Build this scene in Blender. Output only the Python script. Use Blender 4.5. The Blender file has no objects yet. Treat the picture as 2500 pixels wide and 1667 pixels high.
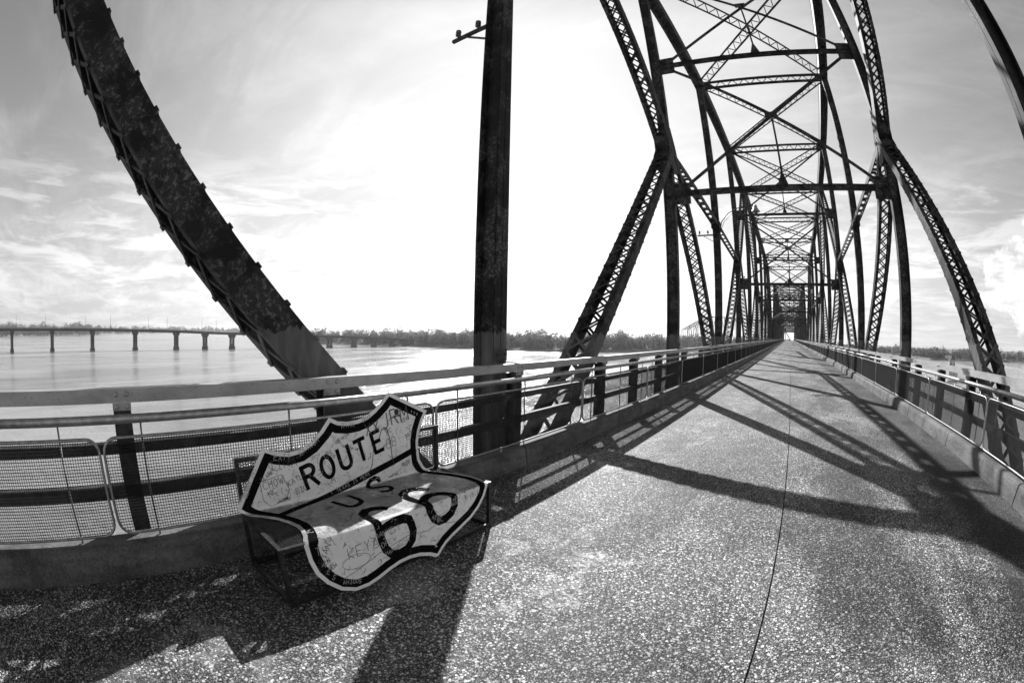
import bpy, math, random
from mathutils import Vector, Matrix
random.seed(7)
R = math.radians
scene = bpy.context.scene
COL = scene.collection

# ------------------------------------------------------------------ camera
cd = bpy.data.cameras.new("camera")
cam = bpy.data.objects.new("camera", cd); COL.objects.link(cam)
scene.camera = cam
scene.render.engine = 'CYCLES'
cd.type = 'PANO'
cd.sensor_width = 36.0; cd.sensor_height = 24.0; cd.sensor_fit = 'HORIZONTAL'
cd.clip_start = 0.02; cd.clip_end = 20000
for holder in (cd, getattr(cd, 'cycles', None)):
    try:
        holder.panorama_type = 'FISHEYE_EQUISOLID'
        holder.fisheye_lens = 15.566
        holder.fisheye_fov = R(190)
    except Exception:
        pass
yaw, pitch, roll = -.6356, -.0209, .0164
f_ = Vector((math.sin(yaw)*math.cos(pitch), math.cos(yaw)*math.cos(pitch), math.sin(pitch)))
r_ = Vector((math.cos(yaw), -math.sin(yaw), 0)); u_ = r_.cross(f_)
cr, sr = math.cos(roll), math.sin(roll)
ri = r_*cr + u_*sr; up = -r_*sr + u_*cr
cam.matrix_world = Matrix(((ri.x, up.x, -f_.x, 0), (ri.y, up.y, -f_.y, 0), (ri.z, up.z, -f_.z, 1.75), (0, 0, 0, 1)))

# ------------------------------------------------------------------ world, sun
SUN_AZ, SUN_EL = R(-33.3), R(34.0)          # azimuth from +Y towards +X
w = bpy.data.worlds.new("World"); scene.world = w; w.use_nodes = True
nt = w.node_tree; nt.nodes.clear()
N = lambda t, **k: _node(nt, t, **k)
def _node(tree, t, **k):
    n = tree.nodes.new(t)
    for a, b in k.items(): setattr(n, a, b)
    return n
class G:
    """tiny node-graph helper"""
    def __init__(s, tree): s.t = tree
    def n(s, typ, **k): return _node(s.t, typ, **k)
    def l(s, a, b): s.t.links.new(a, b)
    def put(s, sock, v):
        if hasattr(v, 'links') or isinstance(v, bpy.types.NodeSocket): s.t.links.new(v, sock)
        elif v is not None: sock.default_value = v
    def m(s, op, a, b=None, c=None, clamp=False):
        n = s.n('ShaderNodeMath', operation=op); n.use_clamp = clamp
        s.put(n.inputs[0], a)
        if b is not None: s.put(n.inputs[1], b)
        if c is not None: s.put(n.inputs[2], c)
        return n.outputs[0]
    def vm(s, op, a, b=None):
        n = s.n('ShaderNodeVectorMath', operation=op); s.put(n.inputs[0], a)
        if b is not None: s.put(n.inputs[1], b)
        return n.outputs['Value'] if op in ('DOT_PRODUCT', 'LENGTH') else n.outputs[0]
    def mapr(s, v, a, b, c=0., d=1., smooth=True):
        n = s.n('ShaderNodeMapRange'); n.interpolation_type = 'SMOOTHSTEP' if smooth else 'LINEAR'
        s.put(n.inputs[0], v)
        for i, q in enumerate((a, b, c, d)): n.inputs[i+1].default_value = q
        return n.outputs[0]
    def noise(s, vec, scale, detail=4, rough=.55, dist=0.):
        n = s.n('ShaderNodeTexNoise'); s.put(n.inputs['Vector'], vec)
        n.inputs['Scale'].default_value = scale; n.inputs['Detail'].default_value = detail
        n.inputs['Roughness'].default_value = rough; n.inputs['Distortion'].default_value = dist
        return n.outputs['Fac']
    def mixf(s, f, a, b):
        n = s.n('ShaderNodeMix', data_type='FLOAT'); s.put(n.inputs[0], f); s.put(n.inputs[2], a); s.put(n.inputs[3], b)
        return n.outputs[0]
    def scale(s, vec, xyz, off=(0, 0, 0)):
        n = s.n('ShaderNodeMapping'); s.put(n.inputs[0], vec); n.inputs['Scale'].default_value = xyz; n.inputs['Location'].default_value = off
        return n.outputs[0]
    def grey(s, v):
        n = s.n('ShaderNodeCombineColor'); [s.put(n.inputs[i], v) for i in range(3)]
        return n.outputs[0]

g = G(nt)
sky = g.n('ShaderNodeTexSky', sky_type='NISHITA'); sky.sun_disc = False
sky.sun_elevation = SUN_EL; sky.sun_rotation = SUN_AZ
sky.altitude = 100; sky.air_density = 1.0; sky.dust_density = 2.5; sky.ozone_density = 1.0
bw = g.n('ShaderNodeRGBToBW'); g.l(sky.outputs[0], bw.inputs[0])
dirv = g.n('ShaderNodeTexCoord').outputs['Generated']
sd = Vector((math.sin(SUN_AZ)*math.cos(SUN_EL), math.cos(SUN_AZ)*math.cos(SUN_EL), math.sin(SUN_EL)))
cosang = g.vm('DOT_PRODUCT', dirv, tuple(sd))
sep = g.n('ShaderNodeSeparateXYZ'); g.l(dirv, sep.inputs[0]); Z = sep.outputs[2]
# thin high cloud: noise on a plane above the viewer
den = g.m('ADD', g.m('MAXIMUM', Z, 0.0), .12)
comb = g.n('ShaderNodeCombineXYZ')
g.l(g.m('DIVIDE', sep.outputs[0], den), comb.inputs[0]); g.l(g.m('DIVIDE', sep.outputs[1], den), comb.inputs[1])
cv = g.scale(comb.outputs[0], (1, 1, 1), (3.1, 1.7, 0))
n1 = g.noise(cv, .9, 7, .6, .5); n2 = g.noise(g.scale(cv, (.5, 1.5, 1)), 2.3, 8, .68, .9)
cl = g.mapr(g.m('ADD', g.m('MULTIPLY', n1, .6), g.m('MULTIPLY', n2, .4)), .42, .66)
# streaky low cloud banks near the horizon
lowv = g.scale(dirv, (2.2, 2.2, 11.0), (.3, .9, .2))
n3 = g.noise(lowv, 2.4, 7, .6, .4)
low = g.m('MULTIPLY', g.mapr(n3, .44, .64), g.m('MULTIPLY', g.mapr(Z, .01, .1), g.mapr(Z, .42, .24)))
# towering cumulus on the right bank's horizon
cdv = Vector((math.sin(R(33.5))*math.cos(R(7)), math.cos(R(33.5))*math.cos(R(7)), math.sin(R(7))))
q = g.vm('SUBTRACT', dirv, tuple(cdv)); q = g.scale(q, (1, 1, .85))
dist = g.vm('LENGTH', q)
bump = g.noise(dirv, 16, 7, .62)
cum = g.mapr(g.m('SUBTRACT', dist, g.m('MULTIPLY', g.m('SUBTRACT', bump, .5), .17)), .082, .070)
puff = g.mapr(g.noise(dirv, 30, 6, .6), .38, .62, .25, 1.0)
base = g.m('ADD', g.m('MULTIPLY', g.m('MINIMUM', bw.outputs[0], 5.0), .055), g.m('ADD', .50, g.m('MULTIPLY', g.mapr(Z, .34, -.02), .30)))
side = g.m('MULTIPLY', g.mapr(cosang, .92, .30, 1.0, .76), g.mapr(cosang, .14, -.55, 1.0, 2.3))
dark_up = g.m('MULTIPLY', g.mapr(Z, .18, .62, 1.0, .66), g.mapr(Z, .62, .80, 1.0, .08))
base = g.m('MULTIPLY', g.m('MULTIPLY', base, side), dark_up)
amt = g.m('MAXIMUM', g.m('MULTIPLY', cl, .75), low)
base = g.m('MULTIPLY', base, g.mixf(amt, .80, 1.28))
base = g.m('ADD', base, g.m('MULTIPLY', g.m('MULTIPLY', cum, puff), .38))
glow = g.m('MULTIPLY', g.m('POWER', g.m('MAXIMUM', cosang, 0.0), 6.0), .55)
base = g.m('ADD', base, glow)
bg = g.n('ShaderNodeBackground'); g.l(g.grey(base), bg.inputs[0]); bg.inputs[1].default_value = .58
out = g.n('ShaderNodeOutputWorld'); g.l(bg.outputs[0], out.inputs[0])
w.cycles.sampling_method = 'MANUAL'; w.cycles.sample_map_resolution = 1024

sl = bpy.data.lights.new("sun", 'SUN'); sl.energy = 5.0; sl.angle = R(.55); sl.color = (1, 1, 1)
so = bpy.data.objects.new("sun", sl); COL.objects.link(so)
so.rotation_euler = (-sd).to_track_quat('-Z', 'Y').to_euler(); so.location = (-30, 40, 40)
scene.view_settings.view_transform = 'Standard'; scene.view_settings.look = 'None'
scene.view_settings.exposure = 0.85; scene.view_settings.gamma = 1.0
scene.cycles.max_bounces = 6; scene.cycles.diffuse_bounces = 2; scene.cycles.glossy_bounces = 3

# ------------------------------------------------------------------ materials (black-and-white place)
MATS = {}
def mat(name, fn):
    m = bpy.data.materials.new(name); m.use_nodes = True; t = m.node_tree; t.nodes.clear()
    gg = G(t); b = gg.n('ShaderNodeBsdfPrincipled'); o = gg.n('ShaderNodeOutputMaterial'); gg.l(b.outputs[0], o.inputs[0])
    fn(gg, b, o); MATS[name] = m; return m
def objc(gg): return gg.n('ShaderNodeTexCoord').outputs['Object']
def posn(gg): return gg.n('ShaderNodeNewGeometry').outputs['Position']
def bumpn(gg, h, strength, distance):
    n = gg.n('ShaderNodeBump'); n.inputs['Strength'].default_value = strength; n.inputs['Distance'].default_value = distance
    gg.l(h, n.inputs['Height']); return n.outputs[0]

def f_steel(gg, b, o):
    p = posn(gg); a = gg.noise(p, 3.2, 8, .7, .4); c = gg.noise(gg.scale(p, (1, 1, 1), (5, 3, 2)), 20, 7, .75, .3)
    rust = gg.m('MULTIPLY', gg.mapr(a, .42, .52), gg.mapr(gg.noise(gg.scale(p, (1, 1, 1), (9, 2, 4)), 1.1, 4, .6), .40, .56, .12, 1.0)); flake = gg.mapr(c, .52, .58)
    col = gg.mixf(rust, .006, gg.mixf(flake, .028, .11))
    sp = gg.n('ShaderNodeSeparateXYZ'); gg.l(p, sp.inputs[0])
    drip = gg.noise(gg.scale(p, (9, 9, .6)), 1.0, 4, .6)
    zz = gg.m('ADD', sp.outputs[2], gg.m('MULTIPLY', gg.m('SUBTRACT', drip, .5), .30))
    low_ = gg.mapr(zz, 1.76, 1.74)                # repainted up to a man's reach
    stain = gg.mapr(gg.noise(gg.scale(p, (5, 5, 1.2)), 1.5, 5, .6), .4, .7, .08, .13)
    col = gg.mixf(low_, col, stain)
    gg.l(gg.grey(col), b.inputs['Base Color']); b.inputs['Roughness'].default_value = .66
    b.inputs['Specular IOR Level'].default_value = .2
    gg.l(bumpn(gg, c, .35, .01), b.inputs['Normal'])
mat('steel', f_steel)
def f_steel2(gg, b, o):
    p = posn(gg); a = gg.noise(p, 1.4, 5, .6); gg.l(gg.grey(gg.mapr(a, .35, .7, .006, .020)), b.inputs['Base Color'])
    b.inputs['Roughness'].default_value = .6; b.inputs['Specular IOR Level'].default_value = .35
mat('steel_far', f_steel2)
def f_rail(gg, b, o):
    p = posn(gg); a = gg.noise(gg.scale(p, (1, .5, 1)), 5, 7, .65); c = gg.noise(p, 60, 4, .7)
    col = gg.mixf(gg.mapr(c, .60, .68), gg.mapr(a, .3, .7, .25, .38), .07)
    gg.l(gg.grey(col), b.inputs['Base Color']); b.inputs['Roughness'].default_value = .48; b.inputs['Metallic'].default_value = .25
    gg.l(bumpn(gg, c, .15, .003), b.inputs['Normal'])
mat('rail_paint', f_rail)
def f_galv(gg, b, o):
    p = posn(gg); a = gg.noise(p, 18, 5, .6); gg.l(gg.grey(gg.mapr(a, .3, .7, .22, .36)), b.inputs['Base Color'])
    b.inputs['Metallic'].default_value = .6; b.inputs['Roughness'].default_value = .42
mat('galvanised', f_galv)
def f_oldrail(gg, b, o):
    p = posn(gg); a = gg.noise(p, 9, 6, .7); gg.l(gg.grey(gg.mapr(a, .4, .65, .010, .045)), b.inputs['Base Color'])
    b.inputs['Roughness'].default_value = .6
mat('old_rail_steel', f_oldrail)
def f_wire(gg, b, o):
    b.inputs['Base Color'].default_value = (.03, .03, .03, 1); b.inputs['Specular IOR Level'].default_value = .12; b.inputs['Roughness'].default_value = .8
mat('wire', f_wire)
def f_black(gg, b, o):
    p = posn(gg); a = gg.noise(p, 40, 4, .6); gg.l(gg.grey(gg.mapr(a, .5, .72, .012, .06)), b.inputs['Base Color'])
    b.inputs['Roughness'].default_value = .38
mat('black_frame', f_black)
def f_road(gg, b, o):
    p = posn(gg)
    dn = gg.n('ShaderNodeTexNoise'); gg.l(p, dn.inputs['Vector']); dn.inputs['Scale'].default_value = 90; dn.inputs['Detail'].default_value = 2
    pd = gg.vm('ADD', p, gg.vm('MULTIPLY', gg.vm('SUBTRACT', dn.outputs['Color'], (.5, .5, .5)), (.014, .014, .014)))
    v3 = gg.n('ShaderNodeTexVoronoi'); gg.l(pd, v3.inputs['Vector']); v3.inputs['Scale'].default_value = 36
    s3 = gg.n('ShaderNodeSeparateColor'); gg.l(v3.outputs['Color'], s3.inputs[0])
    v = gg.n('ShaderNodeTexVoronoi'); gg.l(pd, v.inputs['Vector']); v.inputs['Scale'].default_value = 64
    s1 = gg.n('ShaderNodeSeparateColor'); gg.l(v.outputs['Color'], s1.inputs[0])
    v2 = gg.n('ShaderNodeTexVoronoi'); gg.l(p, v2.inputs['Vector']); v2.inputs['Scale'].default_value = 130
    s2 = gg.n('ShaderNodeSeparateColor'); gg.l(v2.outputs['Color'], s2.inputs[0])
    big = gg.noise(p, .55, 5, .6); med = gg.noise(p, 2.2, 6, .65)
    wear = gg.mapr(gg.m('ADD', gg.m('MULTIPLY', big, .6), gg.m('MULTIPLY', med, .4)), .40, .60)
    patch = gg.mapr(gg.noise(gg.scale(p, (1, .55, 1), (4.2, 1.3, 0)), .8, 7, .68, .5), .40, .60)
    inside = gg.mapr(v.outputs['Distance'], .56, .30); in2 = gg.mapr(v2.outputs['Distance'], .55, .25)
    stone = gg.m('MULTIPLY', gg.m('POWER', s1.outputs[0], 2.2), inside)
    stone = gg.m('MAXIMUM', stone, gg.m('MULTIPLY', gg.m('POWER', s3.outputs[2], 9.0), gg.mapr(v3.outputs['Distance'], .42, .30)))
    fine = gg.m('MULTIPLY', gg.m('POWER', s2.outputs[1], 1.6), in2)
    # the broomed strip beside the right kerb and the smooth patches have fewer stones
    sp = gg.n('ShaderNodeSeparateXYZ'); gg.l(p, sp.inputs[0])
    edge = gg.mapr(gg.m('ADD', sp.outputs[0], gg.m('MULTIPLY', med, .9)), 2.75, 3.05)
    stone = gg.m('MULTIPLY', stone, gg.mixf(edge, 1.0, .30))
    matrix = gg.mixf(wear, .006, .045)
    matrix = gg.mixf(edge, matrix, .032)
    col = gg.m('ADD', matrix, gg.m('MULTIPLY', stone, .78)); col = gg.m('ADD', col, gg.m('MULTIPLY', gg.m('MULTIPLY', fine, .50), gg.mixf(edge, 1.0, .4)))
    # chalk scrawls rubbed into the left lane
    ck = gg.noise(gg.scale(p, (1, .6, 1), (2.2, .4, 0)), 1.3, 2, .5, 1.2)
    band = gg.m('MULTIPLY', gg.mapr(gg.m('ABSOLUTE', gg.m('SUBTRACT', ck, .5)), .040, .004), gg.m('MULTIPLY', gg.mapr(sp.outputs[0], -.7, -1.2), gg.mapr(gg.noise(p, 1.1, 2, .5), .48, .62)))
    col = gg.m('ADD', col, gg.m('MULTIPLY', gg.m('MULTIPLY', band, gg.noise(p, 30, 3, .7)), .22))
    lane = gg.mapr(sp.outputs[0], .13, .15)
    dirt = gg.m('MULTIPLY', gg.mixf(patch, gg.mixf(lane, .62, .42), 1.0), gg.mapr(gg.noise(gg.scale(p, (1, .3, 1)), 1.0, 6, .6), .30, .52, .6, 1.0))
    smear = gg.m('MULTIPLY', gg.mapr(gg.noise(gg.scale(p, (1, .5, 1), (1.2, 7, 0)), 1.7, 5, .6, .8), .60, .70), gg.mapr(gg.noise(p, 25, 4, .7), .35, .6, .2, 1.0))
    col = gg.m('ADD', col, gg.m('MULTIPLY', smear, .05))
    wob = gg.n('ShaderNodeTexNoise'); gg.l(p, wob.inputs['Vector']); wob.inputs['Scale'].default_value = 3.0; wob.inputs['Detail'].default_value = 4
    pw = gg.vm('ADD', p, gg.vm('MULTIPLY', gg.vm('SUBTRACT', wob.outputs['Color'], (.5, .5, .5)), (.60, .60, 0)))
    for (cx, cy, r_, wd_, sx_) in ((-1.50, 2.02, .07, .15, 1.2), (-1.27, 2.12, .12, .09, .9), (-1.62, 2.72, .27, .07, .8), (-1.45, 2.95, .16, .06, 1.1), (-1.22, 3.12, .26, .08, .9), (-2.0, 5.3, .12, .25, .7)):
        dd = gg.vm('LENGTH', gg.vm('MULTIPLY', gg.vm('SUBTRACT', pw, (cx, cy, 0)), (sx_, 1, 0)))
        rg = gg.mapr(gg.m('ABSOLUTE', gg.m('SUBTRACT', dd, r_)), wd_, wd_*.3)
        col = gg.m('ADD', col, gg.m('MULTIPLY', gg.m('MULTIPLY', rg, gg.m('MULTIPLY', gg.mapr(gg.noise(p, 20, 5, .75), .40, .62), gg.mapr(gg.noise(gg.scale(p, (1, 1, 1), (3, 8, 1)), 3.2, 2, .5), .42, .60))), .34))
    col = gg.m('MULTIPLY', col, dirt)
    gg.l(gg.grey(col), b.inputs['Base Color']); b.inputs['Roughness'].default_value = .72
    b.inputs['Specular IOR Level'].default_value = .3
    h = gg.m('ADD', gg.m('MULTIPLY', gg.m('SUBTRACT', 1.0, v.outputs['Distance']), .7), gg.m('MULTIPLY', s2.outputs[2], .3))
    gg.l(bumpn(gg, h, .75, .006), b.inputs['Normal'])
mat('exposed_aggregate', f_road)
def f_conc(gg, b, o):
    p = posn(gg); a = gg.noise(gg.scale(p, (1, .5, 2)), 2.5, 8, .7); c = gg.noise(p, 45, 6, .75); s = gg.noise(gg.scale(p, (1, 1.3, 1.1)), 1.6, 7, .7)
    col = gg.mapr(gg.m('ADD', gg.m('MULTIPLY', a, .5), gg.m('MULTIPLY', c, .5)), .36, .64, .04, .16)
    col = gg.m('MULTIPLY', col, gg.mapr(s, .35, .55, .5, 1.0))
    gg.l(gg.grey(col), b.inputs['Base Color']); b.inputs['Roughness'].default_value = .85
    gg.l(bumpn(gg, c, .5, .006), b.inputs['Normal'])
mat('kerb_concrete', f_conc)
def f_conc2(gg, b, o):
    p = posn(gg); a = gg.noise(p, .12, 5, .6); gg.l(gg.grey(gg.mapr(a, .3, .7, .06, .10)), b.inputs['Base Color']); b.inputs['Roughness'].default_value = .9
mat('pier_concrete', f_conc2)
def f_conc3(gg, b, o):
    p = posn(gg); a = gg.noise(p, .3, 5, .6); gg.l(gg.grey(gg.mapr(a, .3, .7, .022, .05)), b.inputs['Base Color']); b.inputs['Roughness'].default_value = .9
mat('backlit_concrete', f_conc3)  # darker concrete for the highway piers: their backlit shade is in the colour
def f_sign(gg, b, o):
    p = posn(gg); a = gg.noise(p, 7, 7, .7); sc = gg.noise(gg.scale(p, (60, 6, 40)), 1.0, 5, .7, 1.5)
    sp = gg.n('ShaderNodeSeparateXYZ'); gg.l(p, sp.inputs[0])
    col = gg.mapr(a, .3, .7, .74, .82)
    col = gg.m('MULTIPLY', col, gg.mapr(sc, .60, .66, 1.0, .72))
    # level faces (the seat) mixed towards grey, unevenly by noise
    nz = gg.n('ShaderNodeSeparateXYZ'); gg.l(gg.n('ShaderNodeNewGeometry').outputs['True Normal'], nz.inputs[0])
    greyed = gg.m('MULTIPLY', gg.mapr(gg.m('ABSOLUTE', nz.outputs[2]), .6, .9), gg.mapr(gg.noise(p, 5, 6, .7), .20, .55))
    col = gg.mixf(gg.m('MULTIPLY', greyed, .95), col, .20)
    gg.l(gg.grey(col), b.inputs['Base Color']); b.inputs['Roughness'].default_value = .33
    gg.l(gg.mapr(a, .3, .7, .22, .42), b.inputs['Roughness']); b.inputs['Specular IOR Level'].default_value = .6
mat('sign_white', f_sign)
def f_signk(gg, b, o):
    p = posn(gg); sc = gg.noise(gg.scale(p, (40, 40, 40)), 1.0, 6, .75, 1.0)
    gg.l(gg.grey(gg.mapr(sc, .62, .70, .008, .12)), b.inputs['Base Color']); b.inputs['Roughness'].default_value = .7; b.inputs['Specular IOR Level'].default_value = .0
mat('sign_black', f_signk)
mat('marker_ink', lambda gg, b, o: (setattr(b.inputs['Base Color'], 'default_value', (.03, .03, .03, 1)), setattr(b.inputs['Roughness'], 'default_value', .5)))
mat('scratch_light', lambda gg, b, o: (setattr(b.inputs['Base Color'], 'default_value', (.36, .36, .36, 1)), setattr(b.inputs['Roughness'], 'default_value', .5)))
def f_water(gg, b, o):
    p = posn(gg)
    a = gg.noise(gg.scale(p, (.16, .07, .1)), 1.0, 8, .68, .8); c = gg.noise(gg.scale(p, (1.6, .8, 1)), 1.0, 5, .65)
    big = gg.noise(gg.scale(p, (.022, .007, 1)), 1.0, 6, .6, .8)
    gg.l(gg.grey(gg.mapr(big, .35, .65, .20, .31)), b.inputs['Base Color'])
    gg.l(gg.mapr(big, .35, .65, .10, .26), b.inputs['Roughness']); b.inputs['IOR'].default_value = 1.33
    h = gg.m('ADD', gg.m('MULTIPLY', a, .7), gg.m('MULTIPLY', c, .16))
    gg.l(bumpn(gg, h, .9, 1.4), b.inputs['Normal'])
mat('river_water', f_water)
def f_land(gg, b, o):
    p = posn(gg); gg.l(gg.grey(gg.mapr(gg.noise(p, .05, 5, .6), .3, .7, .05, .11)), b.inputs['Base Color']); b.inputs['Roughness'].default_value = .95
mat('bank_soil', f_land)
def f_leaf(gg, b, o):
    p = posn(gg); oi = gg.n('ShaderNodeObjectInfo').outputs['Random']
    col = gg.m('MULTIPLY', gg.mapr(gg.noise(p, .35, 4, .6), .3, .7, .05, .15), gg.m('ADD', gg.m('MULTIPLY', oi, .5), .75))
    gg.l(gg.grey(col), b.inputs['Base Color']); b.inputs['Roughness'].default_value = .7
    tr = gg.n('ShaderNodeBsdfTranslucent'); gg.l(gg.grey(col), tr.inputs[0]); mx = gg.n('ShaderNodeMixShader'); mx.inputs[0].default_value = .35
    gg.l(b.outputs[0], mx.inputs[1]); gg.l(tr.outputs[0], mx.inputs[2]); gg.l(mx.outputs[0], o.inputs[0])
mat('foliage', f_leaf)
mat('bark', lambda gg, b, o: (setattr(b.inputs['Base Color'], 'default_value', (.06, .06, .06, 1)), setattr(b.inputs['Roughness'], 'default_value', .9)))
mat('glass_dark', lambda gg, b, o: (setattr(b.inputs['Base Color'], 'default_value', (.02, .02, .02, 1)), setattr(b.inputs['Roughness'], 'default_value', .1)))
def f_carp(gg, b, o):
    oi = gg.n('ShaderNodeObjectInfo').outputs['Random']; gg.l(gg.grey(gg.mapr(oi, 0, 1, .08, .7)), b.inputs['Base Color']); b.inputs['Roughness'].default_value = .25
mat('car_paint', f_carp)
mat('ceramic', lambda gg, b, o: (setattr(b.inputs['Base Color'], 'default_value', (.03, .03, .03, 1)), setattr(b.inputs['Roughness'], 'default_value', .2)))
def f_stone(gg, b, o):
    p = posn(gg); br = gg.n('ShaderNodeTexBrick'); gg.l(p, br.inputs['Vector']); br.inputs['Scale'].default_value = 1.2
    br.inputs['Color1'].default_value = (.42,)*3+(1,); br.inputs['Color2'].default_value = (.30,)*3+(1,); br.inputs['Mortar'].default_value = (.2,)*3+(1,)
    gg.l(br.outputs[0], b.inputs['Base Color']); b.inputs['Roughness'].default_value = .85
mat('tower_stone', f_stone)

# ------------------------------------------------------------------ mesh helpers
class MB:
    def __init__(s): s.v = []; s.f = []
    def hexa(s, c):
        n = len(s.v); s.v += [tuple(a) for a in c]
        s.f += [(n, n+3, n+2, n+1), (n+4, n+5, n+6, n+7), (n, n+1, n+5, n+4), (n+1, n+2, n+6, n+5), (n+2, n+3, n+7, n+6), (n+3, n, n+4, n+7)]
    def box(s, x0, x1, y0, y1, z0, z1):
        s.hexa([(x0, y0, z0), (x1, y0, z0), (x1, y1, z0), (x0, y1, z0), (x0, y0, z1), (x1, y0, z1), (x1, y1, z1), (x0, y1, z1)])
    def beam(s, p, q, a, b, side=(1, 0, 0)):
        """box from p to q, a wide along side, b deep along the third axis"""
        p = Vector(p); q = Vector(q); d = (q-p).normalized(); sd_ = Vector(side); sd_ = (sd_ - d*sd_.dot(d))
        if sd_.length < 1e-5: sd_ = Vector((0, 1, 0)) - d*d.y
        sd_.normalize(); t = d.cross(sd_); A = sd_*a/2; B = t*b/2
        s.hexa([p-A-B, p+A-B, p+A+B, p-A+B, q-A-B, q+A-B, q+A+B, q-A+B])
    def tube(s, pts, r, n=8, cap=True):
        pts = [Vector(p) for p in pts]; k0 = len(s.v); u = None
        for i, p in enumerate(pts):
            d = (pts[min(i+1, len(pts)-1)]-pts[max(i-1, 0)]).normalized()
            if u is None: u = d.orthogonal().normalized()
            u = (u - d*u.dot(d)).normalized(); v = d.cross(u); rr = r[i] if isinstance(r, (list, tuple)) else r
            for j in range(n):
                a = 2*math.pi*j/n; s.v.append(tuple(p + (u*math.cos(a)+v*math.sin(a))*rr))
        for i in range(len(pts)-1):
            for j in range(n):
                a = k0+i*n+j; b_ = k0+i*n+(j+1) % n; s.f.append((a, b_, b_+n, a+n))
        if cap: s.f.append(tuple(k0+j for j in range(n))[::-1]); s.f.append(tuple(k0+(len(pts)-1)*n+j for j in range(n)))
    def lathe(s, prof, c=(0, 0, 0), n=12):
        k0 = len(s.v)
        for (r, z) in prof:
            for j in range(n):
                a = 2*math.pi*j/n; s.v.append((c[0]+r*math.cos(a), c[1]+r*math.sin(a), c[2]+z))
        for i in range(len(prof)-1):
            for j in range(n):
                a = k0+i*n+j; b_ = k0+i*n+(j+1) % n; s.f.append((a, b_, b_+n, a+n))
        s.f.append(tuple(k0+j for j in range(n))[::-1]); s.f.append(tuple(k0+(len(prof)-1)*n+j for j in range(n)))
    def prism(s, poly, axis, a0, a1):
        """extrude a 2-D polygon along an axis ('x': poly=(y,z), 'y': (x,z), 'z': (x,y))"""
        k = len(s.v); n = len(poly)
        for a in (a0, a1):
            for (u, v) in poly: s.v.append({'x': (a, u, v), 'y': (u, a, v), 'z': (u, v, a)}[axis])
        s.f.append(tuple(range(k, k+n))); s.f.append(tuple(range(k+2*n-1, k+n-1, -1)))
        for i in range(n): j = (i+1) % n; s.f.append((k+i, k+n+i, k+n+j, k+j))
    def mesh(s, name, m, smooth=False):
        me = bpy.data.meshes.new(name); me.from_pydata(s.v, [], s.f); me.materials.append(MATS[m])
        if smooth: me.polygons.foreach_set('use_smooth', [True]*len(me.polygons))
        me.update(); return me
    def build(s, name, m, parent=None, smooth=False):
        return link(name, s.mesh(name, m, smooth), parent)
def link(name, me, parent=None, loc=(0, 0, 0), rz=0):
    o = bpy.data.objects.new(name, me); COL.objects.link(o); o.parent = parent; o.location = loc
    if rz: o.rotation_euler = (0, 0, rz)
    return o
def empty(name, loc=(0, 0, 0), rz=0):
    o = bpy.data.objects.new(name, None); COL.objects.link(o); o.location = loc; o.rotation_euler = (0, 0, rz); return o
def tag(o, label=None, cat=None, group=None, kind=None):
    if label: o['label'] = label
    if cat: o['category'] = cat
    if group: o['group'] = group
    if kind: o['kind'] = kind
    return o
def copy_tree(o, parent=None):
    c = o.copy(); COL.objects.link(c)
    if parent: c.parent = parent
    for ch in [x for x in o.children]: copy_tree(ch, c)
    return c

# ------------------------------------------------------------------ setting: road, kerbs, water, banks
XC = .12                      # middle between the trusses
KL, KR = -3.15, 3.39          # kerb faces
WZ = -18.25                   # river level
Y_END = 326.0
mb = MB()
mb.box(-3.75, .133, -14, Y_END, -.30, 0); mb.box(.147, 3.99, -14, Y_END, -.30, 0)       # two slabs with the centre joint between
mb.box(.13, .15, -14, Y_END, -.30, -.025)
tag(mb.build('road', 'exposed_aggregate'), kind='structure')
def kerb(name, x0, s):
    mb = MB(); y = -14.0; first = True
    prof = [(0, 0.004), (.028*s, .205), (.042*s, .242), (.062*s, .256), (.09*s, .262), (.235*s, .264), (.235*s, 0.004)]
    L_ = 3.11
    while y < Y_END:
        pr = [(x0-a*1.0, b) for a, b in prof] if s == 1 else [(x0-a, b) for a, b in prof]
        mb.prism(pr if s == 1 else pr[::-1], 'y', y+.012, min(y+L_, Y_END)-.012); y += L_
    return tag(mb.build(name, 'kerb_concrete'), kind='structure')
kerb('kerb', KL, 1); kerb('kerb', KR, -1)

mb = MB(); n = 48; mb.v.append((0, 0, WZ))
for ring in (60, 200, 600, 1500, 4000, 12000):
    for j in range(n): a = 2*math.pi*j/n; mb.v.append((ring*math.cos(a), ring*math.sin(a), WZ))
for j in range(n): mb.f.append((0, 1+j, 1+(j+1) % n))
for k in range(5):
    for j in range(n): a = 1+k*n+j; b_ = 1+k*n+(j+1) % n; mb.f.append((a, a+n, b_+n, b_))
tag(mb.build('river_water', 'river_water'), kind='structure')
def pol(az, d): return (math.sin(R(az))*d, math.cos(R(az))*d)
def bank(name, pts, depth, top):
    """land strip behind a waterline given as (azimuth, distance) seen from the bridge"""
    mb = MB(); k = len(pts)
    for (az, d) in pts:
        x, y = pol(az, d); mb.v.append((x, y, WZ-.5))
    for (az, d) in pts:
        x, y = pol(az, d+9); mb.v.append((x, y, WZ+top))
    for (az, d) in pts:
        x, y = pol(az, d+depth); mb.v.append((x, y, WZ+top+1))
    for r in range(2):
        for i in range(k-1): a = r*k+i; mb.f.append((a, a+1, a+k+1, a+k))
    return tag(mb.build(name, 'bank_soil'), kind='structure')
LB = [(-63, 640), (-56, 610), (-50, 575), (-46, 535), (-42, 512), (-38, 492), (-33, 476), (-27, 472), (-22, 500), (-17, 560), (-12, 660), (-6, 800), (0, 900)]
RB = [(4, 900), (8, 800), (14, 700), (20, 560), (26, 590), (33, 640), (42, 640), (56, 620), (70, 600)]
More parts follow.
